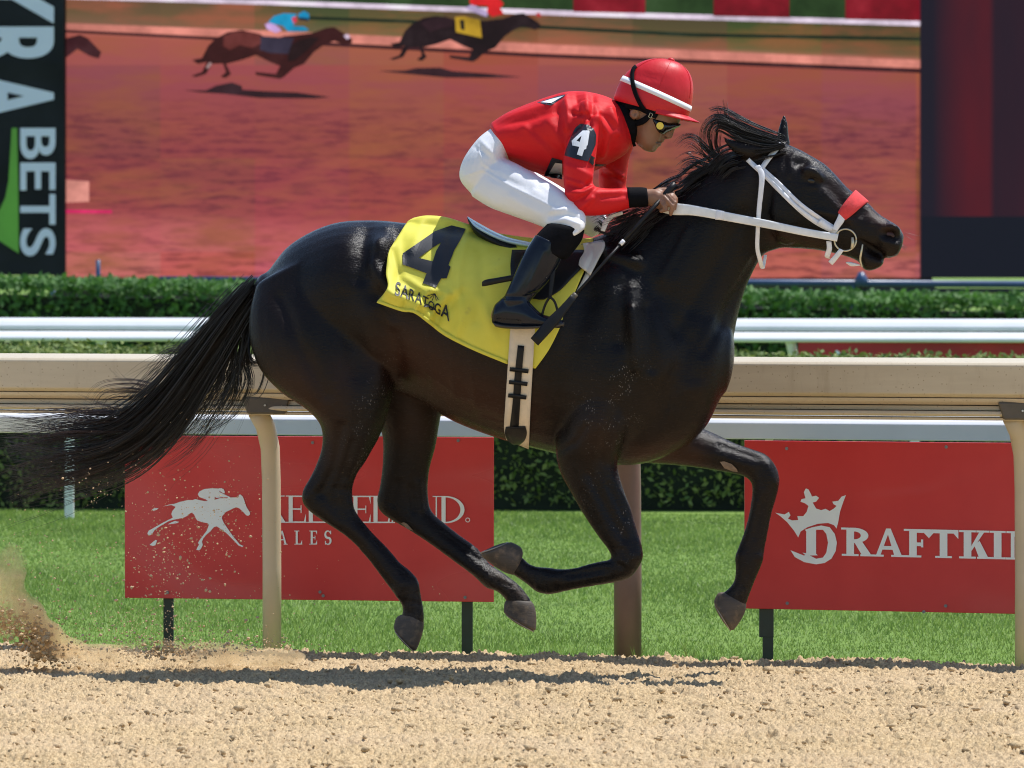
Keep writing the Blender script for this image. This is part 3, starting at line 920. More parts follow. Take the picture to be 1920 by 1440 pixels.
layer('pictured_shadow_line', [[(124, 56), (500, 74), (1000, 100), (1725, 129), (1725, 137), (1000, 107), (500, 80), (124, 61)]], (62, 28, 34))
layer('pictured_rail_shadow', [[(560, 30), (900, 42), (1300, 62), (1725, 70), (1725, 76), (1300, 69), (900, 48), (560, 36)]], (30, 42, 30))
Zs = lambda L: [(330+x/2.667, y/2.667) for x, y in L]
layer('pictured_horse_shadow', [Zs([(35,450),(150,452),(200,428),(280,412),(330,430),(330,448),(430,455),(600,462),(770,485),(700,493),(420,490),(250,470),(120,462)])], (52, 28, 36))
layer('pictured_horse_shadow', [Zs([(1010,355),(1150,352),(1200,340),(1320,338),(1380,355),(1560,368),(1730,385),(1560,390),(1350,388),(1180,372)])], (52, 28, 36))
hz = [(80,300),(130,290),(160,230),(200,190),(260,160),(330,150),(420,170),(470,200),(540,180),(600,175),(680,165),(750,140),(790,135),(830,160),(880,195),(880,215),(850,225),(790,205),(740,225),(690,260),(640,320),(590,340),(540,385),(520,395),(400,375),(395,360),(500,370),(520,330),(470,310),(400,275),(330,300),(270,315),(250,320),(275,370),(250,390),(222,385),(250,360),(235,318),(180,320),(150,370),(100,385),(75,380),(130,360),(155,310),(110,320)]
layer('pictured_horse', [Zs(hz)], (58, 22, 24))
layer('pictured_horse', [Zs([(x*0.94+995, y*0.94-62) for x, y in hz])], (34, 18, 24))
layer('pictured_rump', [Zs([(240,180),(290,160),(350,155),(420,175),(430,215),(380,240),(320,225),(270,250),(235,230)])], (98, 44, 42))
layer('pictured_rump', [Zs([(1225,115),(1280,88),(1340,82),(1385,95),(1390,130),(1330,140),(1270,160)])], (50, 28, 36))
layer('pictured_shoulder', [Zs([(560,230),(620,200),(680,185),(720,190),(660,250),(600,300),(560,310)])], (38, 18, 22))
layer('pictured_noseband', [Zs([(838,178),(858,170),(872,185),(856,198)])], (214, 190, 214))
layer('pictured_bandage', [Zs([(150,335),(170,310),(180,318),(160,345)])], (186, 150, 150))
layer('pictured_noseband', [Zs([(1800,70),(1815,62),(1828,78),(1812,88)])], (206, 60, 66))
layer('pictured_horse_head', [[(124, 72), (150, 65), (165, 72), (190, 98), (185, 110), (168, 105), (145, 92), (124, 108)]], (60, 26, 32))
layer('pictured_saddle_cloth', [Zs([(425,180),(500,185),(590,190),(560,270),(470,265),(420,250)])], (52, 44, 62))
layer('pictured_saddle_cloth', [Zs([(1395,85),(1440,82),(1520,100),(1530,190),(1400,160)])], (196, 156, 44))
layer('pictured_rider_leg', [Zs([(445,120),(480,110),(530,150),(500,165),(455,145)])], (196, 160, 214))
layer('pictured_rider', [Zs([(460,110),(490,80),(540,66),(600,70),(600,110),(585,130),(640,132),(665,148),(650,155),(560,158),(535,130),(480,118)])], (30, 150, 196))
layer('pictured_helmet', [Zs([(610,70),(640,55),(665,68),(665,100),(650,105),(615,90)])], (28, 140, 190))
layer('pictured_rider_leg', [Zs([(1445,40),(1480,20),(1560,60),(1555,85),(1500,65)])], (190, 170, 210))
layer('pictured_rider', [Zs([(1465,10),(1480,-20),(1600,-25),(1640,20),(1620,40),(1640,70),(1580,85),(1555,60),(1560,30),(1480,25)])], (214, 34, 40))
layer('pictured_sleeve', [Zs([(578,88),(600,82),(606,108),(588,118)])], (216, 60, 84))
layer('pictured_number', [Zs([(1418,100),(1440,98),(1445,150),(1425,148)])], (40, 34, 30))
layer('pictured_helmet_shade', [Zs([(612,86),(664,92),(660,106),(618,100)])], (30, 40, 60))
layer('pictured_patch', [[(124, 337), (167, 340), (167, 378), (124, 380)]], (214, 140, 128))
layer('pictured_pink_bar', [[(124, 393), (210, 394), (210, 400), (124, 400)]], (206, 40, 96))
tag(scr, 'large outdoor video screen showing racehorses on a pink dirt track', 'screen')

# ---- black banner left of the screen
bn = empty('banner', P(40, 521, YS-.3)*np.array([1, 1, 0]))
t = NT('black banner cloth')
t.col(t.ramp(t.noise(1.2, 4, .6), [(.35, (0.006, 0.007, 0.012)), (.7, (0.016, 0.018, 0.026))])); t.set(Roughness=.5); t.b.inputs['Specular IOR Level'].default_value = .2
t.bump(t.noise(.9, 3, .5, t.mapping((1, 1, 1.6))), .5, .1)
mb = MB(); a, b, c_, d = P(-330, 516, YS-.3), P(123, 516, YS-.3), P(119, -260, YS-.3), P(-330, -260, YS-.3); gg = np.array([0, .05, 0])
mb.hexa([a, b, b+gg, a+gg, d, c_, c_+gg, d+gg]); mb.build('cloth', t.m, bn)
M_bl = plain('banner pale blue', (0.72, 0.74, 1.0), .6, .04, 3); M_gr = plain('banner green', (0.16, 0.42, 0.06), .6, .1, 2)
def bn_at(x, y, k=0.0): return P(x, y, YS-.31-k)
def rot_text(txt, x_base, y_start, cap, bold, nm, squeeze=1.0, spread=None):
    """text turned clockwise, reading downwards: letter tops face right"""
    y = y_start; r = None
    allV = []; allF = []
    for ch, ln in zip(txt, spread):
        Vv, f = font_polys(ch, 1.0, bold)
        A = np.array(Vv); A[:, 0] -= A[:, 0].min(); wd = A[:, 0].max(); hh = A[:, 1].max(); lo = A[:, 1].min()
        b0 = len(allV)
        for u, v in A: allV.append(bn_at(x_base+(v-lo)/(hh-lo)*cap, y+u/wd*ln, 0))
        allF += [tuple(i+b0 for i in q) for q in f]
        y += ln+squeeze
    o = mesh_obj(nm, allV, allF, M_bl, bn, smooth=False); fix_normals(o)
    for p in o.data.polygons:
        if p.normal.y > 0: p.flip()
    return o
rot_text('NYRA', -62, -168, 163, 0.03, 'large_lettering', 6, (90, 116, 80, 90))
rot_text('BETS', 38, 240, 66, 0.018, 'small_lettering', 7, (58, 52, 57, 52))
flat_shape('swoosh', [[(22, 240), (32, 240), (34, 350), (35, 475), (0, 452), (-160, 380), (-60, 420), (0, 392), (10, 370), (16, 340)]], bn_at, M_gr, bn)
tag(bn, 'tall black banner with pale blue vertical lettering and green swoosh', 'banner')

# ---- dark side panel right of the screen
sp = empty('side_screen', P(1830, 521, YS-.2)*np.array([1, 1, 0]))
t = NT('dim side screen')
v = t.mapping((1.0, 1, .3))
sep = t.n.new('ShaderNodeSeparateXYZ'); t.L(t.src, sep.inputs[0])
colm = t.ramp(t.math('MULTIPLY_ADD', sep.outputs['X'], .5, -2.0), [(.16, 0.0), (.34, .85), (.45, .9), (.48, .15), (.7, .3), (.9, .1)])
e = t.mix(t.math('MULTIPLY', colm, t.ramp(t.noise(1.1, 3, .6, v), [(.25, .35), (.65, 1.0)])), srgb(34, 27, 42), srgb(104, 24, 36))
low = t.ramp(t.math('MULTIPLY_ADD', sep.outputs['Z'], .2, .0), [(.335, 1.0), (.36, 0.0)], 'CONSTANT')
e = t.mix(low, e, srgb(24, 24, 38))
t.col((.01, .01, .012)); t.set(Roughness=.5); t.b.inputs['Specular IOR Level'].default_value = .1
t.L(e, t.b.inputs['Emission Color']); t.b.inputs['Emission Strength'].default_value = .8/EXPO
mb = MB(); a, b, c_, d = P(1727, 521, YS-.2), P(2300, 521, YS-.2), P(2300, -260, YS-.2), P(1727, -260, YS-.2); gg = np.array([0, .2, 0])
mb.hexa([a, b, b+gg, a+gg, d, c_, c_+gg, d+gg]); mb.build('dim_face', t.m, sp)
for q in (1745, 2260):
    b = P(q, 521, YS-.05); mb = MB(); mb.box((b[0], b[1]+.2, .55), (.12, .12, 1.2)); mb.build('leg', M_black, sp)
tag(sp, 'dark unlit panel with faint red glow right of the video screen', 'screen')
# ================================================================== HORSE
t = NT('dark bay coat')
sepc = t.n.new('ShaderNodeSeparateXYZ'); t.L(t.src, sepc.inputs[0])
zc = sepc.outputs['Z']
hair = t.noise(95, 4, 0.65, t.mapping((0.45, 1.4, 1.6), (0, 0.5, 0)))
fine = t.noise(420, 3, 0.7, t.mapping((0.35, 1.2, 1.2), (0, 0.6, 0)))
big = t.noise(2.6, 4, 0.55)
c = t.mix(t.ramp(big, [(0.42, 0.0), (0.66, 1.0)]), (0.0050, 0.0038, 0.0040), (0.0120, 0.0070, 0.0056))
att = t.n.new('ShaderNodeAttribute'); att.attribute_name = 'brown'          # mahogany flank, belly, muzzle and inner legs
c = t.mix(att.outputs['Fac'], c, (0.042, 0.017, 0.010))
c = t.mix(t.ramp(fine, [(0.55, 0.0), (0.75, 0.35)]), c, (0.012, 0.010, 0.010))
att2 = t.n.new('ShaderNodeAttribute'); att2.attribute_name = 'dust'         # dried sand on the lower legs and hooves
c = t.mix(t.math('MULTIPLY', att2.outputs['Fac'], t.ramp(t.noise(60, 5, .7), [(.40, 0.0), (.62, 1.0)])), c, (0.16, 0.12, 0.085))
fleck = t.ramp(t.vor(150, t.mapping((1.0, 1.0, .55))), [(0.16, 1.0), (0.26, 0.0)])                      # thrown specks of sand and foam
att3 = t.n.new('ShaderNodeAttribute'); att3.attribute_name = 'fleck'
c = t.mix(t.math('MULTIPLY', fleck, t.math('MULTIPLY', att3.outputs['Fac'], t.ramp(t.noise(14, 3, .6), [(.52, 0.0), (.60, 1.0)]))), c, (0.22, 0.20, 0.19))
t.col(c)
t.set(Roughness=t.ramp(hair, [(0.3, 0.17), (0.7, 0.31)]))
t.b.inputs['Specular IOR Level'].default_value = 0.20
t.b.inputs['Sheen Weight'].default_value = 0.0
t.b.inputs['Sheen Roughness'].default_value = 0.4
b0 = t.bump(hair, 0.50, 0.0045)
t.bump(fine, 0.50, 0.0022, b0)
M_coat = t.m

horse = empty('racehorse', (0.0, 22.35, 0.0))
HL = []                                             # lofts of the body
L = lambda st, **k: HL.append(loft(st, **k))
# barrel
L([(500,512,482,600,.08,0),(545,458,560,690,.20,0),(620,420,650,715,.262,0),(700,413,720,725,.275,0),(780,421,780,748,.285,0),(860,434,850,790,.300,0),
   (950,448,940,824,.305,0),(1040,457,1030,848,.295,0),(1110,455,1110,866,.265,0),(1170,452,1190,872,.235,0),(1220,465,1260,850,.20,0),(1265,495,1318,800,.165,0),(1310,540,1352,735,.12,0)], n=32, cap=.5)
# chest front
L([(1180,560,1190,862,.20,0),(1260,560,1270,845,.185,0),(1330,570,1320,805,.155,0),(1362,610,1352,745,.11,0)], cap=.35)
# neck
L([(1105,448,1250,800,.19,0),(1160,428,1335,755,.165,0),(1205,408,1366,680,.140,0),(1245,382,1382,600,.122,0),(1290,345,1396,548,.108,0),(1335,312,1412,510,.100,0),(1375,288,1428,482,.095,0),(1410,276,1440,472,.09,0)], n=28)
# head
L([(1405,280,1425,470,.075,0),(1435,270,1442,472,.09,0),(1468,268,1466,465,.098,0),(1497,279,1490,466,.102,0),(1521,292,1510,467,.103,0),(1547,308,1532,469,.095,0),(1570,331,1552,473,.082,0),(1588,351,1572,476,.070,0),
   (1607,366,1592,478,.064,0),(1628,381,1610,474,.060,0),(1648,401,1628,466,.061,0),(1667,413,1646,473,.063,0),(1684,424,1663,484,.058,0),(1693,437,1679,481,.046,0)], n=28, cap=.25)
# lower jaw and lip
L([(1560,430,1560,474,.050,0),(1588,440,1590,482,.048,0),(1608,450,1611,492,.045,0),(1622,462,1620,506,.045,0),(1638,474,1634,508,.042,0),(1654,485,1652,500,.032,0)], cap=.5)
# jowl
HL.append(blob(1476,395,-.045,44,66,.062)); HL.append(blob(1476,395,.045,44,66,.062))
# brow
HL.append(blob(1522,328,-.082,20,14,.022,.5)); HL.append(blob(1522,328,.082,20,14,.022,.5))
# nostril flare
HL.append(blob(1672,436,-.044,19,17,.026,.4)); HL.append(blob(1672,436,.044,19,17,.026,.4))
# ears (near one laid back, far one up)
L([(1432,268,1424,296,.026,-.055),(1412,266,1400,297,.026,-.065),(1388,264,1380,290,.020,-.075),(1368,259,1362,272,.012,-.08),(1356,254,1354,258,.004,-.082)], n=14, cap=.3)
L([(1453,272,1483,272,.022,.05),(1457,252,1479,252,.022,.055),(1461,234,1478,236,.016,.058),(1466,219,1475,222,.009,.06),(1470,210,1471,211,.003,.06)], n=14, cap=.3)
# near hind leg
wN, wF = -.155, .155
L([(480,535,640,455,.06,-.12),(468,585,720,560,.105,-.13),(468,640,742,640,.125,-.145),(488,694,747,690,.125,-.15),(528,737,741,722,.115,wN),(572,766,728,775,.10,wN),(600,796,712,818,.085,wN),(604,832,699,842,.072,wN),(594,868,684,868,.060,wN),(580,897,670,888,.052,wN),(567,920,662,912,.046,wN),
   (566,940,662,935,.044,wN),(579,958,664,953,.042,wN),(608,979,677,973,.036,wN),(642,1001,700,1000,.031,wN),(667,1023,727,1027,.028,wN),(693,1053,750,1054,.028,wN),(714,1081,772,1072,.030,wN),(733,1106,785,1090,.033,wN),(745,1122,789,1113,.032,wN),(755,1140,794,1140,.030,wN),(752,1156,796,1160,.033,wN),(750,1172,792,1180,.031,wN)], n=24, sub=4, cap=.2)
# far hind leg
L([(600,600,790,600,.10,.13),(660,700,832,690,.11,.145),(700,770,830,760,.10,wF),(714,807,823,800,.085,wF),(718,832,817,837,.072,wF),(717,870,807,873,.060,wF),(712,910,803,903,.050,wF),(706,937,804,938,.045,wF),
   (711,957,811,960,.042,wF),(730,973,834,981,.036,wF),(758,989,866,1006,.031,wF),(800,1016,895,1027,.028,wF),(847,1050,917,1055,.029,wF),(885,1078,938,1070,.032,wF),(912,1103,955,1082,.033,wF),(928,1107,973,1096,.031,wF),(944,1120,985,1110,.030,wF),(950,1130,995,1124,.033,wF),(956,1142,1000,1140,.031,wF)], n=24, sub=4, cap=.2)
# near fore leg (folded)
wn_, wf_ = -.125, .125
L([(1060,700,1200,690,.10,-.13),(1045,790,1195,790,.105,-.14),(1042,845,1170,835,.095,-.14),(1050,885,1158,868,.080,wn_),(1071,924,1166,908,.066,wn_),(1092,962,1182,952,.054,wn_),(1117,1000,1196,998,.045,wn_),(1138,1028,1205,1028,.043,wn_),(1146,1042,1205,1050,.043,wn_),(1146,1050,1185,1080,.042,wn_),
   (1138,1050,1160,1091,.038,wn_),(1108,1056,1120,1098,.031,wn_),(1075,1065,1085,1104,.028,wn_),(1046,1066,1056,1110,.030,wn_),(1024,1063,1032,1115,.033,wn_),(1006,1062,1008,1111,.032,wn_),(991,1056,986,1094,.029,wn_),(981,1046,967,1081,.031,wn_),(968,1038,952,1072,.030,wn_),(955,1032,942,1062,.026,wn_)], n=24, sub=4, cap=.2)
# far fore leg
L([(1250,770,1200,868,.09,.11),(1300,795,1250,871,.085,wf_),(1345,815,1299,876,.066,wf_),(1379,831,1345,883,.055,wf_),(1411,842,1378,889,.049,wf_),(1438,853,1398,895,.046,wf_),(1456,876,1408,904,.044,wf_),(1462,900,1410,915,.042,wf_),
   (1458,925,1409,935,.036,wf_),(1447,964,1403,968,.030,wf_),(1440,1000,1393,1003,.028,wf_),(1434,1030,1382,1031,.030,wf_),(1431,1052,1377,1047,.033,wf_),(1423,1072,1379,1064,.032,wf_),(1412,1098,1376,1090,.029,wf_),(1404,1120,1363,1106,.031,wf_),(1400,1132,1354,1112,.033,wf_),(1392,1146,1352,1126,.031,wf_)], n=24, sub=4, cap=.2)
# dock of the tail
L([(505,505,490,545,.035,0),(482,528,476,562,.030,0),(462,555,455,582,.022,0),(445,590,440,604,.010,0)], n=14)
body = remesh('body', HL, 0.0075, 9, M_coat, horse)
body['label'] = 'black brown coat with mahogany flank'
sculpt(body, [
 # shoulder and forearm
 ([(1150,520),(1195,600),(1235,690)], 40, .020), ([(1145,482),(1195,492)], 13, .018), ([(1183,585),(1190,690)], 9, .014), ([(1212,580),(1222,690)], 11, -.010), ([(1165,540),(1160,640)], 14, -.010), ([(1240,520),(1270,470),(1290,430)], 8, .004), ([(1100,560),(1062,690),(1045,800)], 26, -.012), ([(1235,560),(1290,640),(1300,700)], 22, -.010),
 ([(1265,700),(1240,780),(1190,830)], 20, -.010), ([(1150,700),(1120,790)], 38, .012), ([(1185,690),(1150,780),(1125,860)], 12, -.006),
 ([(1105,890),(1140,960),(1170,1010)], 8, -.006), ([(1080,880),(1115,950),(1150,1010)], 12, .004),
 ([(1330,620),(1310,720)], 30, .012),
 # neck
 ([(1420,490),(1370,570),(1320,660)], 12, -.009), ([(1400,330),(1340,420),(1270,520)], 30, .008), ([(1395,400),(1330,520),(1270,620)], 14, -.006),
 # barrel, flank, hip
 ([(745,700),(728,620),(718,555)], 20, -.016), ([(712,466)], 20, .026), ([(702,500),(735,560)], 15, .016), ([(745,440),(752,520)], 16, -.010), ([(690,425),(676,520)], 16, -.010), ([(725,425),(728,450)], 10, .006), ([(715,575),(735,610)], 12, .008),
 ([(640,470),(600,540),(570,620)], 40, .008), ([(525,560),(560,640),(610,740)], 13, -.007), ([(700,590),(712,680),(690,760)], 26, .010),
 ([(650,560),(670,700)], 22, -.006), ([(760,720),(850,765),(950,800)], 14, -.005),
 ([(800,600),(815,720)], 9, .003), ([(840,600),(855,745)], 9, .003), ([(880,640),(893,770)], 9, .003),
 ([(640,800),(625,880),(600,925)], 9, -.007), ([(690,790),(668,860),(650,900)], 14, .006), ([(660,830),(640,900)], 8, -.004),
 ([(640,930),(660,960)], 10, .005), ([(610,930),(640,975)], 9, -.004),
 # cannon tendons
 ([(640,990),(700,1050),(735,1095)], 7, -.005), ([(670,995),(740,1065)], 6, .003), ([(1070,1080),(1140,1070)], 6, -.004), ([(1040,1085)], 12, .005), ([(760,1095)], 14, .005),
 ([(770,1150)], 10, -.003), ([(1185,1045)], 14, .005), ([(1165,1060)], 8, -.004),
 ([(600,905),(575,935)], 7, .004), ([(645,905),(655,945)], 7, .006), ([(628,915),(634,950)], 5, -.005), ([(700,1010),(755,1075)], 4, -.004), ([(690,1030),(742,1092)], 4, .004), ([(776,1085),(784,1105)], 6, .004), ([(745,1118)], 6, .005), ([(760,1128),(790,1132)], 4, -.003),
 ([(745,905),(735,945)], 7, -.005, .0, .4), ([(785,905),(790,955)], 6, .006, .0, .4), ([(770,915),(775,960)], 5, -.005, .0, .4), ([(830,1000),(900,1050)], 4, -.004, .0, .4), ([(905,1070),(920,1090)], 7, .005, .0, .4), ([(935,1090),(960,1100)], 4, -.003, .0, .4),
 ([(1195,1015),(1198,1045)], 6, .005), ([(1165,1030),(1175,1045)], 5, -.005), ([(1160,1050),(1185,1065)], 4, .004), ([(1060,1078),(1130,1066)], 3.5, -.004), ([(1060,1092),(1130,1080)], 3.5, .003), ([(1020,1070),(1030,1108)], 6, .004), ([(1005,1075),(1000,1100)], 4, -.003), ([(1185,960),(1160,920),(1140,880)], 5, .004), ([(1170,970),(1140,910)], 5, -.005), ([(1125,985),(1095,920)], 5, -.004),
 ([(1440,870),(1452,905)], 6, .005, .0, .4), ([(1425,880),(1430,910)], 5, -.005, .0, .4), ([(1350,835),(1420,858)], 5, -.005, .0, .4), ([(1340,850),(1410,875)], 5, .003, .0, .4), ([(1430,940),(1415,1010)], 4, -.004, .0, .4), ([(1418,940),(1402,1010)], 4, .003, .0, .4), ([(1425,1045)], 8, .004, .0, .4), ([(1390,1040)], 6, .004, .0, .4), ([(1400,1075),(1392,1100)], 4, -.003, .0, .4),
 # veins and folds
 ([(790,690),(850,735),(920,760),(990,775)], 3, .0022), ([(1000,790),(1030,760),(1050,720)], 3, .002), ([(1250,700),(1262,760),(1240,810)], 3, .002), ([(660,760),(655,820),(640,870)], 3, .0022), ([(1110,840),(1140,900)], 3, .002), ([(1050,845),(1080,830),(1100,800)], 6, -.005), ([(1560,380),(1580,400),(1572,425)], 2.5, .002), ([(1540,372),(1556,390)], 2.5, .0018), ([(1400,470),(1412,420)], 8, -.004),
 # head
 ([(1447,330),(1437,400),(1455,450),(1490,464)], 8, -.006), ([(1526,395),(1560,402),(1592,412)], 6, .006), ([(1530,410),(1580,425)], 9, -.005),
 ([(1495,305),(1508,303)], 8, -.010), ([(1510,318),(1528,320),(1540,334)], 6, .008), ([(1522,338)], 7, -.010), ([(1512,348),(1530,350)], 5, .004),
 ([(1550,345),(1590,390)], 9, -.005), ([(1560,330),(1600,372)], 6, .003), ([(1548,362),(1600,420)], 5, .003), ([(1490,290),(1480,330)], 7, .005), ([(1470,300),(1478,335)], 6, -.004),
 ([(1665,437),(1678,441)], 10, -.034), ([(1655,425),(1670,420),(1688,430)], 5, .006), ([(1655,452),(1680,456)], 6, .004), ([(1615,404),(1622,398)], 5, -.005),
 ([(1612,452),(1632,463),(1652,477)], 4, -.012), ([(1640,430),(1645,460)], 8, -.004),
], boost=1.35)
# paint of the coat itself
V = get_co(body)+np.array(world_loc(body)); px_, py_ = proj(V); w_ = V[:, 1]-YH(px_)
brown = np.zeros(len(V))
def pb_(pts, r, a):
    global brown
    brown = np.maximum(brown, a*np.exp(-(seg_dist(px_, py_, pts)/r)**2))
pb_([(760,660),(860,730),(960,780)], 60, .85); pb_([(590,760),(560,720)], 45, .6); pb_([(640,700),(620,840)], 35, .35); pb_([(1200,860),(1300,850)], 30, .7); pb_([(1560,350),(1600,400)], 18, .35); pb_([(1640,400),(1660,420)], 16, .7)
pb_([(780,720),(770,800)], 40, .5); pb_([(1450,440),(1540,460)], 14, .4); pb_([(1120,820)], 40, .35)
dust = np.clip((V[:, 2]-0.38)/-0.35, 0, 1)*.32
dust = np.maximum(dust, .30*np.exp(-(seg_dist(px_, py_, [(935,1075),(985,1115)])/26)**2))
fl_ = np.maximum(np.exp(-(seg_dist(px_, py_, [(1150,700),(1130,820),(1150,900),(1185,990)])/60)**2), np.exp(-(seg_dist(px_, py_, [(720,700),(690,860)])/45)**2)*.7)
for nm, arr in (('brown', brown), ('dust', dust), ('fleck', fl_)):
    at = body.data.attributes.new(nm, 'FLOAT', 'POINT'); at.data.foreach_set('value', arr.astype(np.float32))
BV = bvh_of(body)

# eye, nostril lining, bald chestnut patches
M_eye = plain('horse eye', (0.008, 0.005, 0.004), .08, .1, 30)
h_, n_ = cast(BV, 1521, 338)
if h_ is not None:
    mb = MB(); sv, sf = blob(1521, 339, float(h_.y-YH(1521))+.004, 9, 6.5, .011, .35, n=18); mb.add(sv, sf); mb.build('eye', M_eye, horse, smooth=True)
M_nos = plain('nostril lining', (0.055, 0.014, 0.012), .5, .3, 60)
h_, n_ = cast(BV, 1672, 440)
if h_ is not None:
    mb = MB(); sv, sf = blob(1671, 441, float(h_.y-YH(1671))+.005, 13, 9, .010, .3, n=14); mb.add(sv, sf); mb.build('nostril', M_nos, horse, smooth=True)
M_chest = plain('bald chestnut skin', (0.20, 0.15, 0.115), .8, .25, 60)
def decal_fn(bvh, lift=.003):
    last = [22.2]
    def fn(x, y, k):
        h, nn = cast(bvh, x, y)
        if h is not None: last[0] = h.y
        return P(x, y, last[0]-lift-k)
    return fn
flat_shape('chestnut', [[(1350,866),(1358,865),(1372,870),(1382,880),(1383,885),(1374,884),(1358,878)]], decal_fn(BV), M_chest, horse, maxlen=8)
flat_shape('chestnut', [[(752,981),(757,979),(763,982),(775,995),(764,992)]], decal_fn(BV), M_chest, horse, maxlen=8)

# hooves
t = NT('hoof horn')
c = t.mix(t.noise(30, 4, .6, t.mapping((.4, 1, 3))), (0.03, 0.025, 0.022), (0.10, 0.078, 0.06))
c = t.mix(t.ramp(t.noise(25, 5, .7), [(.5, 0.0), (.7, .6)]), c, (0.24, 0.165, 0.10))
t.col(c); t.set(Roughness=.65); t.bump(t.noise(90, 3, .6, t.mapping((.3, 1, 3))), .4, .003)
M_hoof = t.m
M_shoe = plain('horseshoe', (0.35, 0.33, 0.30), .4, .2, 40, metal=.8)
def hoof(top, bot, w, hw, label=None):
    """top: coronet pair, bot: sole pair (heel, toe)"""
    (ax, ay), (bx, by) = top; (cx_, cy_), (dx_, dy_) = bot
    st = []
    for k in (0, .08, .25, .5, .75, .93, 1.0):
        g = {0: .86, .08: .95, 1.0: .90}.get(k, 1.0); bl = 4.0*math.sin(math.pi*k)
        x0, y0_, x1, y1 = ax+(cx_-ax)*k, ay+(cy_-ay)*k, bx+(dx_-bx)*k, by+(dy_-by)*k
        mx, my = (x0+x1)/2, (y0_+y1)/2
        st.append((mx+(x0-mx)*g, my+(y0_-my)*g, mx+(x1-mx)*g, my+(y1-my)*g, hw*(.80+.30*k)*g, w))
        ex, ey = (x1-x0), (y1-y0_); ln_ = math.hypot(ex, ey)+1e-6; q_ = st[-1]; st[-1] = (q_[0]-ex/ln_*bl*.4, q_[1]-ey/ln_*bl*.4, q_[2]+ex/ln_*bl, q_[3]+ey/ln_*bl, q_[4], q_[5])
    v, f = loft(st, n=22, sub=3, cap=.22)
    o = mesh_obj('hoof', v, f, M_hoof, horse); fix_normals(o)
    k0, k1 = 1.0, 1.07
    st = []
    for k in (1.02, 1.06):
        x0, y0_, x1, y1 = ax+(cx_-ax)*k, ay+(cy_-ay)*k, bx+(dx_-bx)*k, by+(dy_-by)*k
        mx, my = (x0+x1)/2, (y0_+y1)/2
        st.append((mx+(x0-mx)*.9, my+(y0_-my)*.9, mx+(x1-mx)*.9, my+(y1-my)*.9, hw*.98, w))
    v, f = loft(st, n=20, sub=1, cap=.02)
    s_ = mesh_obj('horseshoe', v, f, M_shoe, o); fix_normals(s_)
    return o
hoof(((745,1154),(796,1158)), ((738,1180),(779,1222)), wN, .046)
hoof(((948,1124),(1000,1128)), ((945,1150),(1004,1184)), wF, .046)
hoof(((981,1030),(964,1081)), ((957,1016),(900,1040)), wn_, .046)
hoof(((1349,1109),(1402,1132)), ((1338,1130),(1373,1184)), wf_, .046)

# ------------------------------------------------------------------ hair: tapered strands gathered into locks
def strands(name, bundles, mat, parent, seed=1, side=3):
    r = np.random.default_rng(seed); VV = []; FF = []; base = 0
    for bd in bundles:
        pts = np.array(bd['p'], float); n = bd['n']; seg = bd.get('seg', 16)
        w0, w1 = bd.get('w', (0, 0)); wsp = bd.get('ws', (.02, .06)); sp = bd['s']; rad = bd.get('r', .0016); nl = bd.get('locks', max(2, n//14))
        lk = r.standard_normal((nl, 3)); cur = r.standard_normal((nl, 2))
        base_c = catmull(pts, 8); L_ = len(base_c)
        for i in range(n):
            l = r.integers(nl); st = r.uniform(0, bd.get('st', .10)); en = min(1.0, r.uniform(bd.get('en', .72), 1.03))
            q = st+(en-st)*np.linspace(0, 1, seg)
            u = q*(L_-1); i0 = np.clip(u.astype(int), 0, L_-2); fr_ = u-i0
            c_ = base_c[i0]*(1-fr_)[:, None]+base_c[i0+1]*fr_[:, None]
            tn = base_c[i0+1]-base_c[i0]; tn /= np.linalg.norm(tn, axis=1)[:, None]+1e-9
            nr = np.stack([-tn[:, 1], tn[:, 0]], -1)
            spread = sp[0]+(sp[1]-sp[0])*q**bd.get('pw', 1.0)
            o1 = (np.clip(lk[l, 0], -1.7, 1.7)*.95+r.standard_normal()*(.09+.06*q))
            fuzz = r.standard_normal()*.30*np.clip(q-.35, 0, 1)*bd.get('fuzz', 1.0)
            wave = bd.get('wave', .12)*np.sin(q*(5+3*cur[l, 0])+cur[l, 1]*3+r.uniform(-.3, .3))*q
            xy = c_+nr*(spread*(o1+fuzz+wave))[:, None]
            ww = w0+(w1-w0)*q+(wsp[0]+(wsp[1]-wsp[0])*q)*(lk[l, 1]*.7+r.standard_normal()*.35)
            p3 = PA(xy[:, 0], xy[:, 1], YH(xy[:, 0])+ww)
            th = np.gradient(p3, axis=0); th /= np.linalg.norm(th, axis=1)[:, None]+1e-9
            e1 = np.cross(th, np.array([0, 1., .2])); e1 /= np.linalg.norm(e1, axis=1)[:, None]+1e-9
            e2 = np.cross(th, e1)
            rr = rad*r.uniform(.6, 1.25)*(1-.82*np.linspace(0, 1, seg)**2.2)
            a = np.arange(side)*2*math.pi/side
            ring = p3[:, None, :]+rr[:, None, None]*(np.cos(a)[None, :, None]*e1[:, None, :]+np.sin(a)[None, :, None]*e2[:, None, :])
            VV.append(ring.reshape(-1, 3))
            k = np.arange(seg-1)[:, None]*side; j = np.arange(side)[None, :]; j2 = (j+1) % side
            FF.append((base+np.stack([k+j, k+j2, k+side+j2, k+side+j], -1)).reshape(-1, 4)); base += seg*side
    return mesh_obj(name, np.vstack(VV), np.vstack(FF), mat, parent, smooth=True)

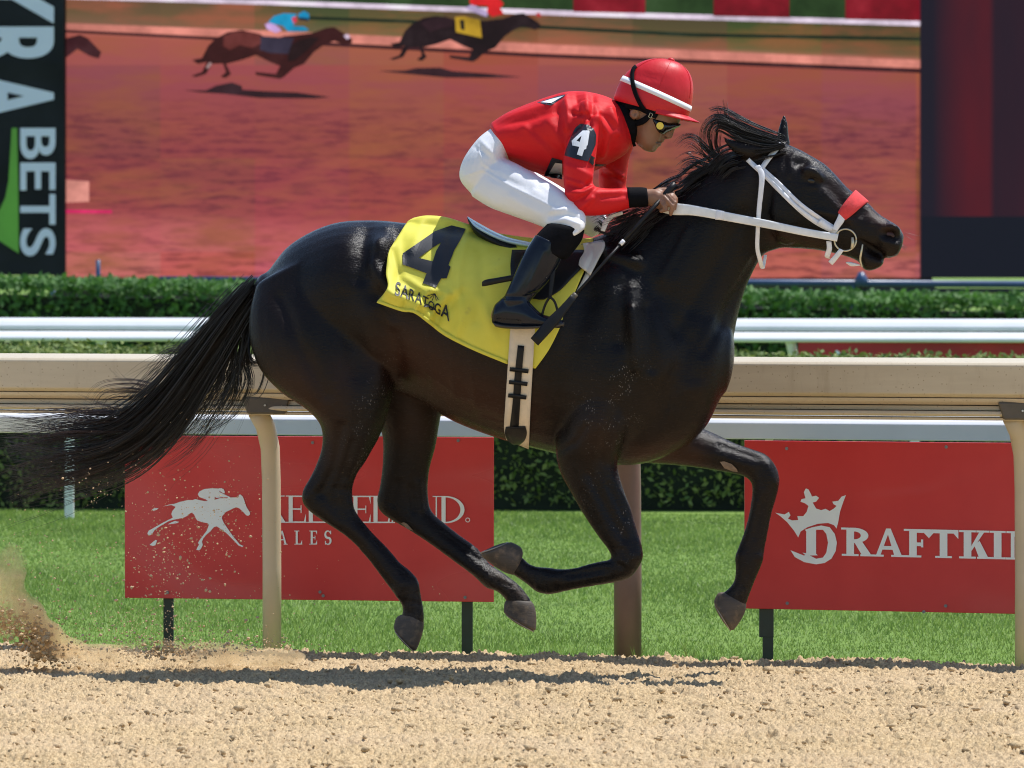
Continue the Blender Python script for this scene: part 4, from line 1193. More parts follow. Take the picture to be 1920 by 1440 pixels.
def hair_mat(name, a, b, rough=.34):
    t = NT(name)
    g = t.n.new('ShaderNodeNewGeometry')
    t.col(t.mix(g.outputs['Random Per Island'], a, b)); t.set(Roughness=rough)
    t.b.inputs['Specular IOR Level'].default_value = .5
    return t.m
M_hair = hair_mat('black horse hair', (0.006, 0.005, 0.005), (0.017, 0.012, 0.011))
M_hairb = hair_mat('faded brown hair ends', (0.016, 0.010, 0.009), (0.06, 0.032, 0.027), .42)

tail = strands('tail', [
 dict(p=[(486,524),(440,578),(365,668),(290,755),(215,812),(120,830),(-5,822)], n=170, s=(11, 25), st=.25, en=.66, locks=34, r=.0018, wave=.3),
 dict(p=[(486,528),(440,590),(370,690),(300,785),(225,842),(130,868),(5,858)], n=230, s=(12, 34), st=.30, en=.66, locks=40, r=.0018, wave=.3),
 dict(p=[(484,535),(445,600),(380,705),(315,800),(240,862),(140,893),(15,915)], n=150, s=(10, 24), st=.3, en=.66, locks=30, r=.0018, wave=.3),
 dict(p=[(484,530),(435,600),(375,690),(320,770),(260,840)], n=330, s=(11, 27), st=.4, en=.40, locks=50, r=.0022, w=(0, 0), ws=(.035, .06)),
 dict(p=[(482,540),(450,610),(420,690),(385,755),(340,815),(280,850)], n=80, s=(11, 24), st=.3, en=.5, locks=24, r=.0017, wave=.3),
 dict(p=[(480,550),(452,620),(440,690),(425,745),(370,795),(300,835)], n=64, s=(10, 34), st=.2, en=.6, locks=14, wave=.35, r=.0016),
 dict(p=[(478,556),(462,620),(452,680),(458,720),(430,770),(360,805)], n=50, s=(9, 26), st=.2, en=.6, locks=11, wave=.35, r=.0016),
 dict(p=[(476,560),(465,625),(470,670),(488,680),(497,700),(485,735),(468,745)], n=26, s=(8, 6), st=.2, en=.8, locks=5, r=.0015),
 dict(p=[(478,556),(468,610),(462,650),(470,680),(490,684)], n=40, s=(10, 8), st=.1, en=.7, locks=6, r=.0015),
 dict(p=[(484,528),(435,590),(355,690),(280,775),(200,825),(90,850),(-10,850)], n=90, s=(24, 62), st=.45, en=.6, locks=40, r=.0012, wave=.5, fuzz=2.0),
 dict(p=[(480,545),(450,620),(425,690),(400,750),(345,810),(280,842)], n=40, s=(16, 44), st=.3, en=.6, locks=18, r=.0012, wave=.6, fuzz=2.0),
 dict(p=[(470,560),(420,600),(350,665),(290,700),(240,745)], n=36, s=(8, 26), st=.1, en=.5, locks=18, r=.0011, wave=.5, fuzz=2.0),
], M_hair, horse, 11)
tail2 = strands('tail_ends', [
 dict(p=[(360,690),(310,735),(250,728),(195,735),(172,768)], n=46, s=(8, 12), st=.1, en=.6, locks=7, r=.0011),
 dict(p=[(350,700),(300,742),(240,720),(205,690)], n=10, s=(8, 10), st=.1, en=.6, locks=4, r=.0010),
 dict(p=[(330,740),(270,770),(210,768),(140,740)], n=34, s=(8, 10), st=.1, en=.6, locks=6, r=.0011),
 dict(p=[(310,770),(240,800),(160,815),(60,838),(-10,850)], n=170, s=(12, 42), st=.35, en=.6, locks=26, r=.0012, fuzz=1.6),
 dict(p=[(300,790),(220,850),(140,880),(60,905),(5,930)], n=110, s=(10, 30), st=.35, en=.6, locks=20, r=.0012, fuzz=1.5),
 dict(p=[(290,800),(200,800),(110,800),(30,815)], n=60, s=(10, 26), st=.3, en=.55, locks=12, r=.0011, fuzz=1.6),
 dict(p=[(470,545),(430,580),(395,570),(345,548)], n=7, s=(6, 10), st=.1, en=.6, locks=4, r=.0010),
 dict(p=[(420,600),(360,660),(320,670),(300,680)], n=40, s=(14, 18), st=.0, en=.6, locks=8, r=.0011),
], M_hairb, horse, 12)
tail2['label'] = 'faded brown flyaway ends of the tail'

mane = strands('mane', [
 # short crest hair along the neck
 dict(p=[(1290,350),(1262,362),(1235,382),(1205,402)], n=240, s=(16, 16), st=.7, en=.6, locks=24, r=.0014, w=(-.03, -.06), ws=(.04, .05)),
 dict(p=[(1345,312),(1320,322),(1295,338),(1270,358)], n=240, s=(14, 13), st=.7, en=.6, locks=24, r=.0014, w=(-.02, -.05), ws=(.04, .05)),
 dict(p=[(1220,392),(1190,400),(1160,412),(1125,425)], n=200, s=(14, 16), st=.7, en=.6, locks=20, r=.0014, w=(-.03, -.06), ws=(.05, .06)),
 dict(p=[(1240,400),(1210,420),(1180,450),(1160,470)], n=70, s=(20, 18), st=.6, en=.6, locks=12, r=.0014, w=(-.10, -.15), ws=(.02, .02)),
 dict(p=[(1160,425),(1140,420),(1125,408),(1108,412)], n=50, s=(10, 16), st=.4, en=.6, locks=10, r=.0012, w=(-.05, -.10), ws=(.05, .06)),
 dict(p=[(1395,288),(1365,296),(1345,312),(1330,330)], n=200, s=(16, 14), st=.6, en=.6, locks=20, r=.0014, w=(-.05, -.07), ws=(.04, .04)),
 # tufts thrown up behind the ears
 dict(p=[(1350,308),(1330,298),(1310,280),(1292,268),(1272,282)], n=44, s=(10, 15), st=.2, en=.6, locks=8, r=.0013, w=(0, 0)),
 dict(p=[(1352,312),(1325,308),(1300,300),(1282,305),(1268,318)], n=34, s=(8, 12), st=.2, en=.6, locks=8, r=.0012),
 dict(p=[(1345,318),(1315,326),(1285,330),(1255,338)], n=24, s=(6, 10), st=.2, en=.6, locks=6, r=.0010),
 dict(p=[(1360,300),(1345,275),(1345,250),(1352,228),(1340,208)], n=26, s=(8, 10), st=.2, en=.6, locks=6, r=.0012),
 dict(p=[(1356,300),(1335,285),(1328,262),(1326,245)], n=30, s=(8, 12), st=.2, en=.6, locks=7, r=.0012),
], M_hair, horse, 21)
fore = strands('forelock', [
 dict(p=[(1470,268),(1440,258),(1405,246),(1372,232),(1350,222),(1338,226)], n=180, s=(8, 13), st=.25, en=.7, locks=16, r=.0015, w=(-.02, -.03), ws=(.03, .05)),
 dict(p=[(1468,270),(1430,262),(1390,250),(1358,232),(1340,232),(1328,250),(1334,280)], n=130, s=(8, 11), st=.2, en=.6, locks=14, r=.0014, w=(-.01, .0), ws=(.03, .05)),
 dict(p=[(1468,272),(1440,274),(1415,270),(1385,262),(1362,250)], n=120, s=(6, 10), st=.2, en=.7, locks=10, r=.0014, w=(-.05, -.07), ws=(.02, .03)),
 dict(p=[(1472,272),(1452,278),(1430,282),(1412,284)], n=90, s=(7, 10), st=.1, en=.7, locks=8, r=.0013, w=(-.06, -.09), ws=(.015, .02)),
 dict(p=[(1372,238),(1358,225),(1352,205),(1347,188)], n=10, s=(5, 9), st=.1, en=.7, locks=4, r=.0010),
 dict(p=[(1376,238),(1366,222),(1364,200),(1362,186)], n=7, s=(4, 6), st=.1, en=.7, locks=3, r=.0010),
], M_hair, horse, 22)
whisk = strands('whiskers', [dict(p=[(1684,462),(1692,466),(1698,472)], n=26, s=(14, 20), st=.0, en=.7, locks=8, r=.0004, seg=5)], M_hairb, horse, 23)
tag(horse, 'black racehorse at full gallop carrying the jockey in red', 'horse')
# ================================================================== TACK
def strip_depth(px, py, bvhs, lift):
    Y = np.full(px.shape, np.nan)
    for i in np.ndindex(px.shape):
        for b in bvhs:
            h, nn = cast(b, px[i], py[i])
            if h is not None and (np.isnan(Y[i]) or h.y < Y[i]): Y[i] = h.y
    for r in range(Y.shape[0]):                       # fill misses along, then across
        ok = ~np.isnan(Y[r])
        if ok.any(): Y[r] = np.interp(np.arange(Y.shape[1]), np.where(ok)[0], Y[r][ok])
    for c_ in range(Y.shape[1]):
        ok = ~np.isnan(Y[:, c_])
        if ok.any(): Y[:, c_] = np.interp(np.arange(Y.shape[0]), np.where(ok)[0], Y[:, c_][ok])
    Y = np.where(np.isnan(Y), 22.0, Y)
    for _ in range(3):                                # ease over creases
        Y[1:-1] = np.minimum(Y[1:-1], (Y[:-2]+2*Y[1:-1]+Y[2:])/4)
    return Y-lift

def resample(pts, n, curve=True):
    A = catmull(pts, 8) if curve and len(pts) > 2 else np.asarray(pts, float)
    d = np.r_[0, np.cumsum(np.hypot(*np.diff(A, axis=0).T))]
    q = np.linspace(0, d[-1], n)
    return np.stack([np.interp(q, d, A[:, 0]), np.interp(q, d, A[:, 1])], -1)

def patch(name, left, right, bvhs, lift, mat, parent, n=16, m=4, thick=.0022, bulge=0.0):
    A = resample(left, n); B = resample(right, n)
    u = np.linspace(0, 1, m)
    px = A[:, None, 0]+(B-A)[:, None, 0]*u; py = A[:, None, 1]+(B-A)[:, None, 1]*u
    Y = strip_depth(px, py, bvhs, lift)-bulge*np.sin(np.pi*u)[None, :]
    Vv = PA(px, py, Y)
    i = np.arange(n*m).reshape(n, m)
    f = np.stack([i[:-1, :-1].ravel(), i[:-1, 1:].ravel(), i[1:, 1:].ravel(), i[1:, :-1].ravel()], -1)
    o = mesh_obj(name, Vv.reshape(-1, 3), f, mat, parent)
    bm = bmesh.new(); bm.from_mesh(o.data)
    if sum(q.normal.y for q in bm.faces) > 0: bmesh.ops.reverse_faces(bm, faces=bm.faces)
    bm.to_mesh(o.data); bm.free()
    if thick:
        s = o.modifiers.new('thickness', 'SOLIDIFY'); s.thickness = thick; s.offset = 1.0
    return o

def strap(name, path, width, bvhs, lift, mat, parent, n=22, m=3, thick=.0022):
    A = resample(path, n)
    T_ = np.gradient(A, axis=0); T_ /= np.linalg.norm(T_, axis=1)[:, None]+1e-9
    N_ = np.stack([-T_[:, 1], T_[:, 0]], -1)
    w = np.interp(np.linspace(0, 1, n), np.linspace(0, 1, len(width)), width)[:, None]/2 if hasattr(width, '__len__') else width/2
    return patch(name, [tuple(p) for p in A+N_*w], [tuple(p) for p in A-N_*w], bvhs, lift, mat, parent, n, m, thick)

def solid(name, st, mat, parent, n=16, sub=4, cap=.3, sq=2.0, **k):
    v, f = loft(st, n=n, sub=sub, cap=cap, sq=sq, **k)
    o = mesh_obj(name, v, f, mat, parent); fix_normals(o); return o

def limb(pts, n=10):
    """pts (px, py, w, radius px): rounded tube"""
    C_ = [P(x, y, float(YH(x))+w) for x, y, w, r in pts]; R_ = [r*22.0/F for *_, r in pts]
    d0 = C_[0]-C_[1]; d0 /= np.linalg.norm(d0); d1 = C_[-1]-C_[-2]; d1 /= np.linalg.norm(d1)
    pp = [C_[0]+d0*R_[0]*.9, C_[0]+d0*R_[0]*.5]+C_+[C_[-1]+d1*R_[-1]*.5, C_[-1]+d1*R_[-1]*.9]
    rr = [R_[0]*.35, R_[0]*.82]+R_+[R_[-1]*.82, R_[-1]*.35]
    mb = MB(); mb.tube(pp, rr, n); return np.array(mb.v), mb.f

t = NT('yellow saddle cloth')
n = t.noise(6, 4, .6)
c = t.ramp(n, [(.3, (0.66, 0.60, 0.065)), (.7, (0.74, 0.68, 0.10))])
c = t.mix(t.ramp(t.noise(14, 4, .6), [(.66, 0.0), (.78, .5)]), c, (0.40, 0.33, 0.08))
t.col(c); t.set(Roughness=.62); t.b.inputs['Specular IOR Level'].default_value = .25
t.bump(t.noise(260, 2, .5), .18, .001)
M_cloth = t.m
M_ink = plain('black ink', (0.008, 0.010, 0.016), .55, .2, 30)
M_bblk = plain('black leather', (0.009, 0.009, 0.011), .45, .3, 25, .2, 120, spec=.25)
M_strap = plain('white bridle strap', (0.80, 0.80, 0.84), .38, .06, 30, .1, 150)
M_rein = plain('worn white rein', (0.78, 0.79, 0.80), .45, .10, 22, .2, 160)
M_girth = plain('cream girth', (0.70, 0.60, 0.47), .7, .12, 14, .3, 200)
M_ring = plain('tan bit ring', (0.62, 0.56, 0.42), .25, .2, 40, metal=.5)
M_fleece = plain('red fleece', (0.75, 0.06, 0.065), .85, .12, 60, .7, 260)
M_sky = plain('pale blue seat pad', (0.50, 0.72, 1.0), .22, .06, 12, spec=.8)
M_pad = plain('grey white pommel pad', (0.70, 0.68, 0.63), .32, .08, 12)

# ---- saddle cloth: draped over the back, its rear corner lifted by the wind
topc = [(776,408),(800,404),(836,407),(875,419),(930,436),(1000,446),(1060,448),(1112,446)]
hemc = [(706,567),(730,576),(753,583),(776,586),(805,607),(836,630),(888,656),(951,682),(1004,691)]
lefc = [(776,408),(764,416),(748,440),(730,471),(724,510),(727,538),(706,567)]
rigc = [(1112,446),(1108,480),(1094,510),(1075,555),(1058,588),(1050,614),(1029,656),(1004,691)]
nu, nv = 90, 64
T_, H_ = resample(topc, nu), resample(hemc, nu)
vv = np.linspace(0, 1, nv)**1.7
Lf, Rg = resample(lefc, 200), resample(rigc, 200)
pick = lambda A, q: np.stack([np.interp(q, np.linspace(0, 1, len(A)), A[:, 0]), np.interp(q, np.linspace(0, 1, len(A)), A[:, 1])], -1)
Lc, Rc = pick(Lf, vv), pick(Rg, vv); uu = np.linspace(0, 1, nu)
G = np.empty((nv, nu, 2))
for i in range(nv):
    v_ = vv[i]
    G[i] = (1-v_)*T_+v_*H_+(1-uu)[:, None]*Lc[i]+uu[:, None]*Rc[i]-((1-v_)*((1-uu)[:, None]*T_[0]+uu[:, None]*T_[-1])+v_*((1-uu)[:, None]*H_[0]+uu[:, None]*H_[-1]))
gx_, gy_ = G[..., 0], G[..., 1]
YY = np.full(gx_.shape, np.nan)
for i in np.ndindex(gx_.shape):
    h, nn = cast(BV, gx_[i], gy_[i])
    if h is not None: YY[i] = h.y-.012-.010*max(0, nn.z)
for j in range(nu):                                    # above the back line: roll over the spine
    ok = np.where(~np.isnan(YY[:, j]))[0]
    k0 = ok[0]; yc = float(YH(gx_[k0, j]))
    if k0 > 0:
        q = np.linspace(0, 1, k0+1)[:-1]; YY[:k0, j] = yc+(YY[k0, j]-yc)*np.sqrt(q)
    YY[k0:, j] = np.interp(np.arange(k0, nv), ok, YY[ok, j])
for _ in range(6): YY[1:-1, 1:-1] = (YY[1:-1, :-2]+YY[1:-1, 2:]+YY[:-2, 1:-1]+YY[2:, 1:-1]+2*YY[1:-1, 1:-1])/6
cor = np.exp(-(seg_dist(gx_, gy_, [(722,560),(770,582)])/38)**2)
YY -= .050*cor
YY -= .020*np.exp(-(seg_dist(gx_, gy_, [(735,500),(728,540)])/26)**2)
# folds
for pts, r, a in (([(722,545),(760,560),(800,575)], 7, .012), ([(760,548),(790,556),(818,590)], 6, -.012), ([(745,540),(775,548)], 5, .010), ([(776,586),(790,560),(808,545)], 7, .012), ([(753,583),(765,560)], 6, -.009),
                  ([(800,604),(822,570),(842,552)], 7, .011), ([(812,612),(835,580),(866,548)], 8, -.009), ([(860,545),(865,600),(850,640)], 10, .006), ([(880,430),(860,500),(858,550)], 9, .007), ([(845,440),(842,520)], 9, -.005),
                  ([(900,470),(905,540),(895,600)], 11, -.006), ([(930,500),(955,490)], 8, .005), ([(735,470),(748,510),(742,545)], 6, -.007), ([(900,560),(930,640)], 10, .005), ([(975,640),(985,688)], 8, -.004), ([(745,440),(752,500)], 7, .005),
                  ([(760,520),(790,540),(835,548)], 6, .007), ([(790,420),(770,470)], 7, .005)):
    YY -= 1.35*a*np.exp(-(seg_dist(gx_, gy_, pts)/r)**2)
Vn = PA(gx_, gy_, YY)
back = [] ; nb_ = 14                                   # the far side
for i in range(1, nb_):
    k = min(nv-1, i*4); row = Vn[k].copy(); x0r, y0r = gx_[k], gy_[k]
    row[:, 1] = 2*YH(gx_[0])-row[:, 1]; back.append(row)
VV = np.concatenate([np.array(back[::-1]), Vn], 0); rows = VV.shape[0]
i_ = np.arange(rows*nu).reshape(rows, nu)
f_ = np.stack([i_[:-1, :-1].ravel(), i_[:-1, 1:].ravel(), i_[1:, 1:].ravel(), i_[1:, :-1].ravel()], -1)
sc_root = empty('saddle_cloth', P(880, 440, float(YH(880))))
cl = mesh_obj('cloth', VV.reshape(-1, 3), f_, M_cloth, sc_root)
bm = bmesh.new(); bm.from_mesh(cl.data)
if sum(q.normal.y for q in bm.faces) > 0: bmesh.ops.reverse_faces(bm, faces=bm.faces)
bm.to_mesh(cl.data); bm.free()
CB = bvh_of(cl)
sm_ = cl.modifiers.new('thickness', 'SOLIDIFY'); sm_.thickness = .003; sm_.offset = -1
Z3 = lambda L: [(680+x/3.84, 380+y/3.84) for x, y in L]
dcl = decal_fn(CB, .0055)
flat_shape('number', [[Z3([(595,178),(640,163),(742,188),(705,265),(660,340),(618,448),(633,462),(605,545),(565,545),(527,612),(432,580),(460,508),(288,445),(288,365),(420,275),(520,205)]), Z3([(566,285),(485,335),(403,397),(505,422),(530,345)])]], dcl, M_ink, sc_root, maxlen=7)
adv = 0.0
for ch, sz in zip('SARATOGA', (27, 25, 22, 22, 20, 17, 20, 27)):
    Vv, f = font_polys(ch, 1.0, .014)
    A = np.array(Vv); A[:, 0] -= A[:, 0].min(); A = A/0.72*sz; A[:, 0] = A[:, 0]*.62+adv
    adv = A[:, 0].max()+.6
    rt = .20+.0022*adv
    tri = [[(740+A[k, 0]+.10*A[k, 1], 553+.26*A[k, 0]+.0022*A[k, 0]**2-A[k, 1]*.97) for k in q] for q in f]
    o = flat_shape('letter', tri, lambda a, b, k: dcl(a, b, 0), M_ink, sc_root, maxlen=9)
fan = [band(Z3([(520,655), q]), 1.4) for q in ((465,672), (483,690), (500,705), (530,705), (545,700))]+[band(Z3([(440,745),(480,745),(520,770)]), 3), band(Z3([(455,730),(520,765)]), 3)]
flat_shape('umbrella_emblem', fan, dcl, M_ink, sc_root, maxlen=6)
patch('hem', [(707,568),(753,584),(776,587),(805,608),(836,631),(888,657),(951,683)], [(709,562),(753,578),(778,581),(808,601),(839,624),(890,650),(952,676)], [CB], .002, M_cloth, sc_root, 40, 2, .0015)
tag(sc_root, 'yellow saddle cloth with a big black 4 draped over the horse', 'saddle cloth')

# ---- girth
gr = empty('girth', P(972, 720, float(YH(972))-.3))
gl = patch('webbing', [(958,600),(953,680),(948,760),(946,800),(950,822)], [(1004,600),(999,690),(995,760),(993,810),(992,840)], [BV, CB], .007, M_girth, gr, 40, 6, .005)
GB = bvh_of(gl)
strap('buckle_strap', [(977,648),(972,700),(968,760),(963,815)], [12, 13, 14, 17], [GB], .008, M_bblk, gr, 24, 3, .003)
for y in (692, 716, 741): strap('keeper', [(956-(y-692)*.06, y), (991-(y-692)*.08, y+4)], 7, [GB], .012, M_bblk, gr, 6, 2, .003)
patch('buckle_guard', [(949,800),(947,812),(952,824),(962,832)], [(985,799),(988,812),(984,824),(975,832)], [GB], .010, M_bblk, gr, 10, 6, .004, .004)
tag(gr, 'cream elastic girth with black buckle straps round the belly', 'girth')

# ---- saddle
sd = empty('saddle', P(960, 450, float(YH(960))))
solid('tree', [(876,407,880,420,.06,0),(893,421,891,440,.11,0),(920,437,916,460,.135,0),(951,450,950,476,.14,0),(990,458,988,486,.13,0),(1040,462,1040,492,.115,0),(1092,454,1096,486,.09,0),(1112,448,1116,480,.06,0)], M_bblk, sd, 20)
solid('seat_pad', [(877,406,880,414,.058,0),(894,416,890,430,.113,0),(921,431,916,445,.138,0),(951,444,948,458,.144,0),(988,452,986,466,.134,0),(1010,456,1009,468,.10,0)], M_sky, sd, 20)
patch('flap', [(960,470),(957,500),(962,530),(985,556),(1012,562)], [(1098,470),(1094,497),(1072,522),(1048,546),(1020,562)], [BV, CB], .010, M_bblk, sd, 22, 16, .004)
patch('pommel_pad', [(1094,459),(1096,474),(1088,488),(1086,499)], [(1131,452),(1135,462),(1122,488),(1107,517)], [BV, CB], .014, M_pad, sd, 14, 8, .006, .006)
strap('pad_edge', [(1103,512),(1092,534),(1077,556)], [9, 8, 4], [BV, CB], .006, M_pad, sd, 10, 3, .002)
solid('strap_end', [(904,528,904,537,.004,-.325),(912,524,913,536,.006,-.332),(935,520,937,531,.006,-.336),(968,514,970,525,.006,-.336)], M_bblk, sd, 12)
solid('stirrup_leather', [(1034,470,1044,470,.004,-.345),(1030,520,1040,520,.004,-.36),(1028,560,1034,560,.004,-.372)], M_bblk, sd, 10)
mb = MB()
w_i = -.385
cv = lambda pts, w: [P(x, y, float(YH(x))+w) for x, y in pts]
mb.tube(cv(catmull([(1031,556),(1022,572),(1016,592),(1012,606)], 5), w_i), .0042, 8)
mb.tube(cv(catmull([(1031,556),(1040,566),(1045,584),(1044,606)], 5), w_i), .0042, 8)
mb.tube(cv([(1010,607),(1046,607)], w_i), .0050, 8)
mb.build('stirrup_iron', M_bblk, sd, smooth=True)
tag(sd, 'small black racing saddle with pale blue seat and white pommel pad', 'saddle')

# ---- bridle
br = empty('bridle', P(1500, 380, float(YH(1500))))
strap('cheek_strap', [(1427,315),(1460,345),(1500,383),(1540,412),(1567,430)], [9, 10, 9, 9, 9], [BV], .005, M_strap, br, 30)
strap('cheek_strap', [(1424,319),(1456,351),(1492,387),(1530,416),(1572,438)], [8, 9, 8, 10, 9], [BV], .009, M_strap, br, 30)
strap('cheek_buckle', [(1536,414),(1548,423),(1560,431)], 12, [BV], .014, M_strap, br, 8)
strap('brow_band', [(1426,319),(1441,298),(1455,281),(1464,269)], 9, [BV], .006, M_strap, br, 20)
strap('crown_strap', [(1402,299),(1412,309),(1424,320)], 9, [BV], .007, M_strap, br, 10)
solid('throat_latch', [(1414,312,1425,309,.003,-.108),(1422,326,1433,324,.003,-.115),(1423,345,1433,345,.003,-.122),(1419,390,1428,390,.003,-.124),(1417,430,1425,430,.003,-.12),(1416,465,1424,465,.003,-.108),(1421,488,1429,486,.003,-.085),(1425,503,1433,502,.003,-.05)], M_strap, br, 10, 5)
solid('strap_end', [(1427,504,1434,503,.003,-.05),(1430,492,1436,492,.003,-.04),(1432,478,1438,478,.003,-.03)], M_strap, br, 10, 3)
solid('noseband', [(1571,397,1585,413,.010,-.074),(1580,384,1597,404,.016,-.072),(1590,371,1611,392,.018,-.058),(1600,360,1623,382,.018,-.030),(1604,356,1629,378,.018,.0),(1602,358,1626,380,.016,.035),(1592,370,1612,392,.014,.06)], M_fleece, br, 18, 5, .35, 2.6)
solid('noseband_strap', [(1573,400,1585,410,.003,-.080),(1569,410,1581,418,.003,-.083),(1564,420,1575,426,.003,-.085),(1561,430,1570,433,.003,-.087)], M_strap, br, 10)
hb, nb2 = cast(BV, 1578, 446)
yb_ = float(hb.y)-.014 if hb is not None else 21.9
mb = MB(); ct = P(1585, 450, yb_); rr_ = 20.5*yb_/F
mb.tube([ct+np.array([rr_*math.cos(a), -.002*math.sin(a), rr_*math.sin(a)]) for a in np.linspace(0, 2*math.pi, 40)], [.0030]*40, 8); mb.build('bit_ring', M_ring, br, smooth=True)
mb = MB(); mb.tube([P(1598, 445, yb_-.002), P(1599, 456, yb_-.002), P(1597, 466, yb_-.002)], [.0045, .0065, .0045], 10); mb.build('bit_end', M_ring, br, smooth=True)
wb = yb_-float(YH(1560))
solid('chin_strap', [(1549,452,1559,453,.003,wb),(1550,466,1560,467,.003,wb),(1546,479,1556,481,.003,wb+.01),(1549,484,1556,485,.003,wb+.02)], M_strap, br, 10)
solid('chin_strap', [(1574,466,1582,470,.003,wb),(1564,478,1572,484,.003,wb),(1553,490,1561,497,.003,wb+.005)], M_strap, br, 10)
solid('tongue_tie', [(1616,458,1619,459,.002,-.052),(1613,472,1617,473,.002,-.056),(1611,486,1615,487,.002,-.050),(1614,500,1618,501,.002,-.04)], M_ring, br, 8)
solid('tie_end', [(1586,491,1587,494,.002,-.03),(1594,491,1595,499,.004,-.03),(1606,494,1606,499,.003,-.035),(1612,496,1613,498,.002,-.04)], M_strap, br, 8)
for sg in (-1, 1):
    o = solid('rein', [(1240,380,1240,398,.003,sg*.150),(1264,381,1263,403,.003,sg*.165),(1300,385,1298,404,.003,sg*.160),(1345,394,1342,411,.003,sg*.155),(1440,413,1437,428,.003,sg*.140),(1510,428,1507,442,.003,sg*.118),(1572,439,1569,453,.003,sg*.096)], M_rein, br, 12, 6, .2, 3.0)
solid('rein_keeper', [(1344,393,1341,412,.005,-.156),(1358,396,1356,413,.005,-.155)], M_strap, br, 12, 2, .2, 3.0)
solid('rein_loop', [(1126,432,1134,434,.003,-.16),(1132,414,1142,417,.003,-.15),(1146,401,1152,408,.003,-.14),(1166,396,1168,402,.003,-.14)], M_rein, br, 10)
tag(br, 'white bridle with long reins and red fleece noseband', 'bridle')

# ---- whip
wh = empty('whip', P(1262, 352, float(YH(1262))-.17))
wl = lambda k: (1265+(1000-1265)*k, 345+(640-345)*k, -.160+(-.445+.160)*k)
def whp(k0, k1, r0, r1, nm, mat, n=8, m=4):
    mb = MB(); pts = []; rr = []
    for k in np.linspace(k0, k1, m):
        x, y, w = wl(k); pts.append(P(x, y, float(YH(x))+w)); rr.append(r0+(r1-r0)*(k-k0)/(k1-k0))
    mb.tube(pts, rr, n); return mb.build(nm, mat, wh, smooth=True)
whp(0.0, .085, .0125, .010, 'grip_cap', M_bblk, 12); whp(.085, .36, .0075, .006, 'grip', M_bblk, 10); whp(.36, .385, .0075, .0075, 'white_collar', M_strap, 10)
whp(.385, .70, .0052, .0048, 'shaft', M_bblk); whp(.70, .735, .010, .010, 'keeper', M_dgrey, 10)
solid('flap', [(1071,552,1080,561,.004,-.376),(1052,573,1064,583,.005,-.395),(1026,598,1042,612,.005,-.42),(995,634,1009,648,.004,-.449)], M_bblk, wh, 10, 4, .1, 3.0)
tag(wh, 'black whip with broad flap held across the boot', 'whip')
# ================================================================== JOCKEY
def fabric(name, a, b, rough, spec=.4, fold=.35, fscale=7.0, sheen=0.0):
    t = NT(name)
    t.col(t.ramp(t.noise(4, 4, .6), [(.3, a), (.7, b)])); t.set(Roughness=rough)
    t.b.inputs['Specular IOR Level'].default_value = spec
    t.b.inputs['Sheen Weight'].default_value = sheen
    b0 = t.bump(t.noise(fscale, 3, .5, t.mapping((1, 1, .6), (0, .5, 0)), dist=.8), fold, .02)
    b1_ = t.bump(t.noise(fscale*3.2, 3, .55, t.mapping((1, 1, .45), (0, .9, 0)), dist=1.2), fold*.9, .006, b0)
    t.bump(t.noise(400, 2, .5), .10, .0006, b1_)
    return t.m
M_silk = fabric('red racing silk', (0.60, 0.008, 0.012), (0.68, 0.012, 0.016), .60, .25, .3)
M_breech = fabric('white breeches nylon', (0.80, 0.80, 0.83), (0.85, 0.85, 0.88), .55, .3, .28, 9)
M_cover = fabric('red helmet cover', (0.58, 0.010, 0.016), (0.64, 0.014, 0.022), .46, .4, .15, 10)
M_knit = plain('black knit', (0.006, 0.006, 0.008), .8, .3, 60, .3, 300, spec=.08)
M_skin = NT('tan skin')
M_skin.col(M_skin.ramp(M_skin.noise(14, 4, .6), [(.3, (0.22, 0.105, 0.062)), (.7, (0.30, 0.15, 0.092))])); M_skin.set(Roughness=.5)
M_skin.b.inputs['Subsurface Weight'].default_value = .08; M_skin.b.inputs['Subsurface Radius'].default_value = (.01, .004, .002)
M_skin.bump(M_skin.noise(300, 3, .6), .15, .001); M_skin = M_skin.m
M_boot = plain('polished navy black boot', (0.006, 0.009, 0.018), .17, .3, 8, .10, 30, spec=.32)
M_dkblue = plain('black number patch', (0.012, 0.015, 0.024), .4, .2, 20)
M_wpr = plain('white number print', (0.80, 0.82, 0.86), .5, .03, 10)
M_gog = plain('black goggle frame', (0.008, 0.008, 0.009), .15, .2, 20)
M_gold = plain('gold goggle stud', (0.80, 0.55, 0.12), .25, .1, 30, metal=.7)
M_sole = plain('worn boot sole', (0.05, 0.042, 0.034), .5, .4, 18, .3, 90)

man = empty('person', P(1010, 380, float(YH(1010))))
torso = [(921,230,950,296,.140,0),(955,209,968,308,.160,0),(1007,188,1012,326,.172,0),(1060,172,1062,331,.182,0),(1100,172,1110,322,.180,0),(1132,179,1150,303,.158,0),(1156,190,1174,288,.115,0),(1168,200,1182,276,.080,0)]
arm_n = [(1078,250,1128,205,.066,-.135),(1064,262,1124,245,.064,-.175),(1057,290,1119,285,.058,-.21),(1056,322,1114,318,.052,-.235),(1058,352,1112,340,.050,-.252),(1066,386,1114,348,.050,-.262),(1090,403,1122,351,.048,-.258),(1126,404,1138,353,.044,-.235),(1160,397,1160,353,.039,-.205),(1183,389,1180,352,.034,-.185)]
arm_f = [(1100,240,1170,230,.066,.135),(1125,270,1190,262,.062,.18),(1124,300,1180,298,.056,.21),(1122,340,1175,340,.052,.235),(1128,375,1174,352,.050,.245),(1150,392,1178,356,.045,.23),(1185,390,1190,356,.036,.19)]
pelv = [(962,286,934,226,.128,0),(954,298,924,238,.140,0),(952,312,896,260,.158,0),(944,334,868,300,.168,0),(932,352,862,335,.155,0),(922,368,884,364,.12,0)]
